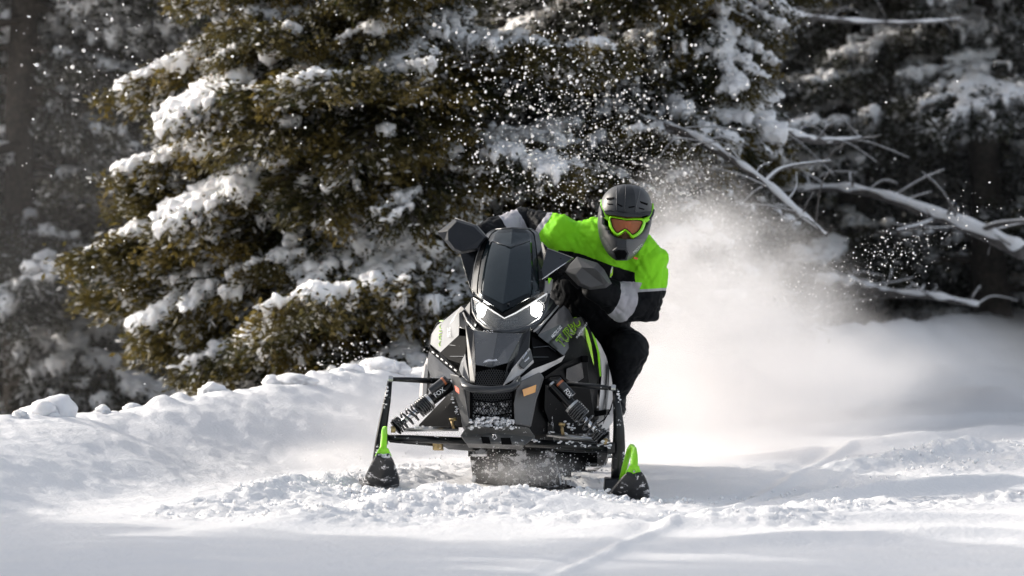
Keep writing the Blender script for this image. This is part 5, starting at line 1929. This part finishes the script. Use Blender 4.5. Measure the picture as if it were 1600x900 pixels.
# chin bar vent and spine
hpoly('chin_spine', [(965, 372), (978, 374), (979, 388), (976, 388.5), (965, 387), (964, 380)], M['shell2'], 0.010, 0.012)
hpoly('chin_vent_rim', [(957.5, 390), (964, 385.5), (978, 386.5), (982, 393), (978.5, 403.5), (962.5, 403.5)], M['shell2'], 0.012, 0.014)
hpoly('chin_vent', [(960, 390.5), (965.5, 388), (976.5, 388.6), (979.5, 393.4), (976.5, 401.5), (964, 401.5)], M['inner'], 0.0135, 0.004)


def hletters(txt, p0, p1, upv, m):
    o = letters('lettering', txt, (*p0, 0), (*p1, 0), (p0[0] + upv[0], p0[1] + upv[1], 0), m, helmet, 0.0)
    me = o.data
    for v_ in me.vertices:
        w = v_.co + ROOT
        px, py = w.x / PX + 800, HORIZON - (w.z - CAMZ) / PX
        q = HS(px, py, .003) - ROOT
        v_.co = q
    return o


hletters('MOTO', (991, 396), (1005, 383), (-2.4, -3.4), M['white_decal'])
hletters('FIST', (941, 372), (951, 388), (2.6, -2.4), M['shell3'])
# zip and small tags on the jacket
rp(MB().tube([W(957, 417, 1.06), W(955, 424, 1.05), W(954, 433, 1.06)], .004, n=6), 'zip_pull', M['white_decal'], smooth=True)
rp(MB().panel([W(990, 401, 1.075), W(997, 403, 1.08), W(996, 406, 1.08), W(990, 404, 1.075)], .004), 'jacket_tag', M['red'])
# the visor strip where the chest turns black carries a lime tab
rp(MB().panel([W(954, 424, 1.05), W(958, 419, 1.05), W(957, 430, 1.05), W(953, 434, 1.05)], .004), 'zip_tab', M['lime_decal'])


# ---------------------------------------------------------------- snow thrown into the air
def grains(name, specs, lab, base=ICO0):
    """specs: (n, px, py, sd_x, sd_y, slant, Y0, Y1, size0, size1, power)"""
    cs, ss = [], []
    for n_, px, py, sx, sy, sl, y0, y1, s0, s1, pw in specs:
        a = rng.normal(size=n_) * sx
        bb = rng.normal(size=n_) * sy + a * sl
        yy = rng.uniform(y0, y1, n_)
        szz = s0 * 0.8 + (s1 - s0 * 0.8) * rng.random(n_) ** (pw * 1.6)
        for i in range(n_):
            p = W(px + a[i], py + bb[i], yy[i])
            if p.z < -.02: continue
            cs.append(np.array(p))
            ss.append(szz[i] * 0.78 * (0.65 + 0.7 * rng.random(3)))
    v, f = blobs(base, np.array(cs), ss, None, 0.2, 77)
    tag(link(bpy.data.objects.new(name, np_mesh(name, v, f, [M['grain']], smooth=True))), lab, 'snow', kind='stuff')


grains('flying_snow', [
    (620, 895, 150, 105, 100, -.15, 1.5, 7, .003, .0115, 2.6), (1300, 950, 220, 70, 55, .1, 1.5, 4.5, .0016, .006, 2.4), (420, 800, 150, 80, 120, 0, 1.5, 6, .004, .0125, 1.8),
    (420, 860, 280, 70, 50, .2, 1.5, 4, .003, .009, 2), (260, 1030, 150, 110, 110, 0, 2, 8, .004, .012, 2), (900, 1060, 290, 45, 30, .2, 1.5, 4, .002, .0055, 2),
    (800, 1140, 360, 70, 45, .5, 1.5, 5, .002, .0055, 2)], 'burst of snow grains flying up behind the rider and windshield')
grains('flying_snow', [(420, 1410, 390, 75, 26, -.38, 1, 4, .0022, .0075, 2), (260, 1290, 450, 75, 30, -.2, 1, 4, .002, .006, 2), (130, 1250, 190, 170, 110, 0, 2, 9, .003, .010, 2)],
       'scatter of snow grains hanging over the plume at the right')
grains('flying_snow', [(150, 160, 90, 90, 80, 0, 1, 9, .004, .013, 2), (90, 200, 330, 130, 130, 0, 0, 8, .003, .010, 2), (240, 560, 565, 55, 16, -.1, 3.5, 5.5, .002, .009, 2), (60, 620, 200, 120, 150, 0, 1, 6, .003, .010, 2)],
       'loose snow grains drifting in front of the large fir at the left')
grains('flying_snow', [(500, 790, 722, 45, 14, 0, .1, .6, .0015, .006, 2), (350, 880, 735, 30, 14, 0, .1, .5, .0015, .006, 2), (200, 640, 735, 30, 12, -.1, .1, .6, .0015, .005, 2), (200, 520, 715, 35, 18, 0, .5, 1.2, .0015, .005, 2)],
       'spray of snow grains thrown up under the snowmobile belly')


def plume_mat(name, dens, nscale, lo, hi, aniso=-0.1):
    m = bpy.data.materials.new(name)
    m.use_nodes = True
    nt = m.node_tree
    for n_ in list(nt.nodes):
        nt.nodes.remove(n_)
    out = node(nt, 'ShaderNodeOutputMaterial')
    vol = node(nt, 'ShaderNodeVolumePrincipled')
    vol.inputs['Color'].default_value = (0.91, 0.895, 0.893, 1)
    vol.inputs['Anisotropy'].default_value = aniso
    tc = node(nt, 'ShaderNodeTexCoord')
    ln = node(nt, 'ShaderNodeVectorMath', operation='LENGTH')
    nt.links.new(tc.outputs['Object'], ln.inputs[0])
    fall = node(nt, 'ShaderNodeMapRange', interpolation_type='SMOOTHSTEP')
    fall.inputs['From Min'].default_value = 1.0
    fall.inputs['From Max'].default_value = 0.15
    nt.links.new(ln.outputs['Value'], fall.inputs['Value'])
    nz = node(nt, 'ShaderNodeTexNoise')
    nz.inputs['Scale'].default_value = nscale
    nz.inputs['Detail'].default_value = 5
    nz.inputs['Roughness'].default_value = 0.6
    nt.links.new(tc.outputs['Object'], nz.inputs['Vector'])
    mr = node(nt, 'ShaderNodeMapRange')
    mr.inputs['From Min'].default_value = lo
    mr.inputs['From Max'].default_value = hi
    nt.links.new(nz.outputs['Fac'], mr.inputs['Value'])
    mu = node(nt, 'ShaderNodeMath', operation='MULTIPLY')
    nt.links.new(fall.outputs['Result'], mu.inputs[0])
    nt.links.new(mr.outputs['Result'], mu.inputs[1])
    mu2 = node(nt, 'ShaderNodeMath', operation='MULTIPLY')
    mu2.inputs[1].default_value = dens
    nt.links.new(mu.outputs[0], mu2.inputs[0])
    nt.links.new(mu2.outputs[0], vol.inputs['Density'])
    nt.links.new(vol.outputs[0], out.inputs['Volume'])
    return m


def puff(px, py, Yd, sx, sy, sz_, dens, lab, nscale=1.6, lo=.25, hi=.7, rot=0.0, name='snow_plume'):
    v, f = ICO2
    me = np_mesh(name, v, f, [plume_mat(name, dens, nscale, lo, hi)], smooth=True)
    o = bpy.data.objects.new(name, me)
    o.location = W(px, py, Yd)
    o.scale = (sx, sy, sz_)
    o.rotation_euler = (0, rot, R(-25))
    link(o)
    tag(o, lab, 'snow', kind='stuff')
    return o


puff(1105, 540, 3.6, 0.85, 1.6, 0.85, 3.0, 'dense white snow plume billowing behind the rider', 2.6, .36, .64)
puff(1190, 605, 4.6, 1.10, 1.9, 0.48, 2.2, 'low white snow plume spreading over the trail at the right', 2.4, .34, .66)
puff(1080, 390, 3.4, 0.42, 0.9, 0.52, 3.0, 'thin top of the snow plume beside the helmet', 2.6, .4, .75)
puff(1420, 570, 7.0, 1.8, 2.5, 0.36, 0.28, 'faint drifting end of the snow plume at the right edge', 1.8)
puff(700, 655, 2.6, 0.8, 1.2, 0.26, 1.2, 'veil of powder hanging behind the front suspension', 2.0, name='powder_veil')
puff(520, 712, 0.9, 0.30, 0.6, 0.11, 3.0, 'small puff of powder beside the left ski', 2.0, name='powder_veil')
puff(820, 735, 0.45, 0.30, 0.4, 0.10, 3.2, 'puff of powder kicked up in front of the track', 2.2, name='powder_veil')

puff(60, 330, 12.5, 2.6, 1.6, 2.4, 0.035, 'thin veil of snow dust in the air before the forest at the left', 1.5, .2, .7, name='powder_veil')
puff(1400, 260, 17.0, 3.4, 2.2, 2.4, 0.03, 'thin veil of snow dust in the air before the forest at the right', 1.5, .2, .7, name='powder_veil')
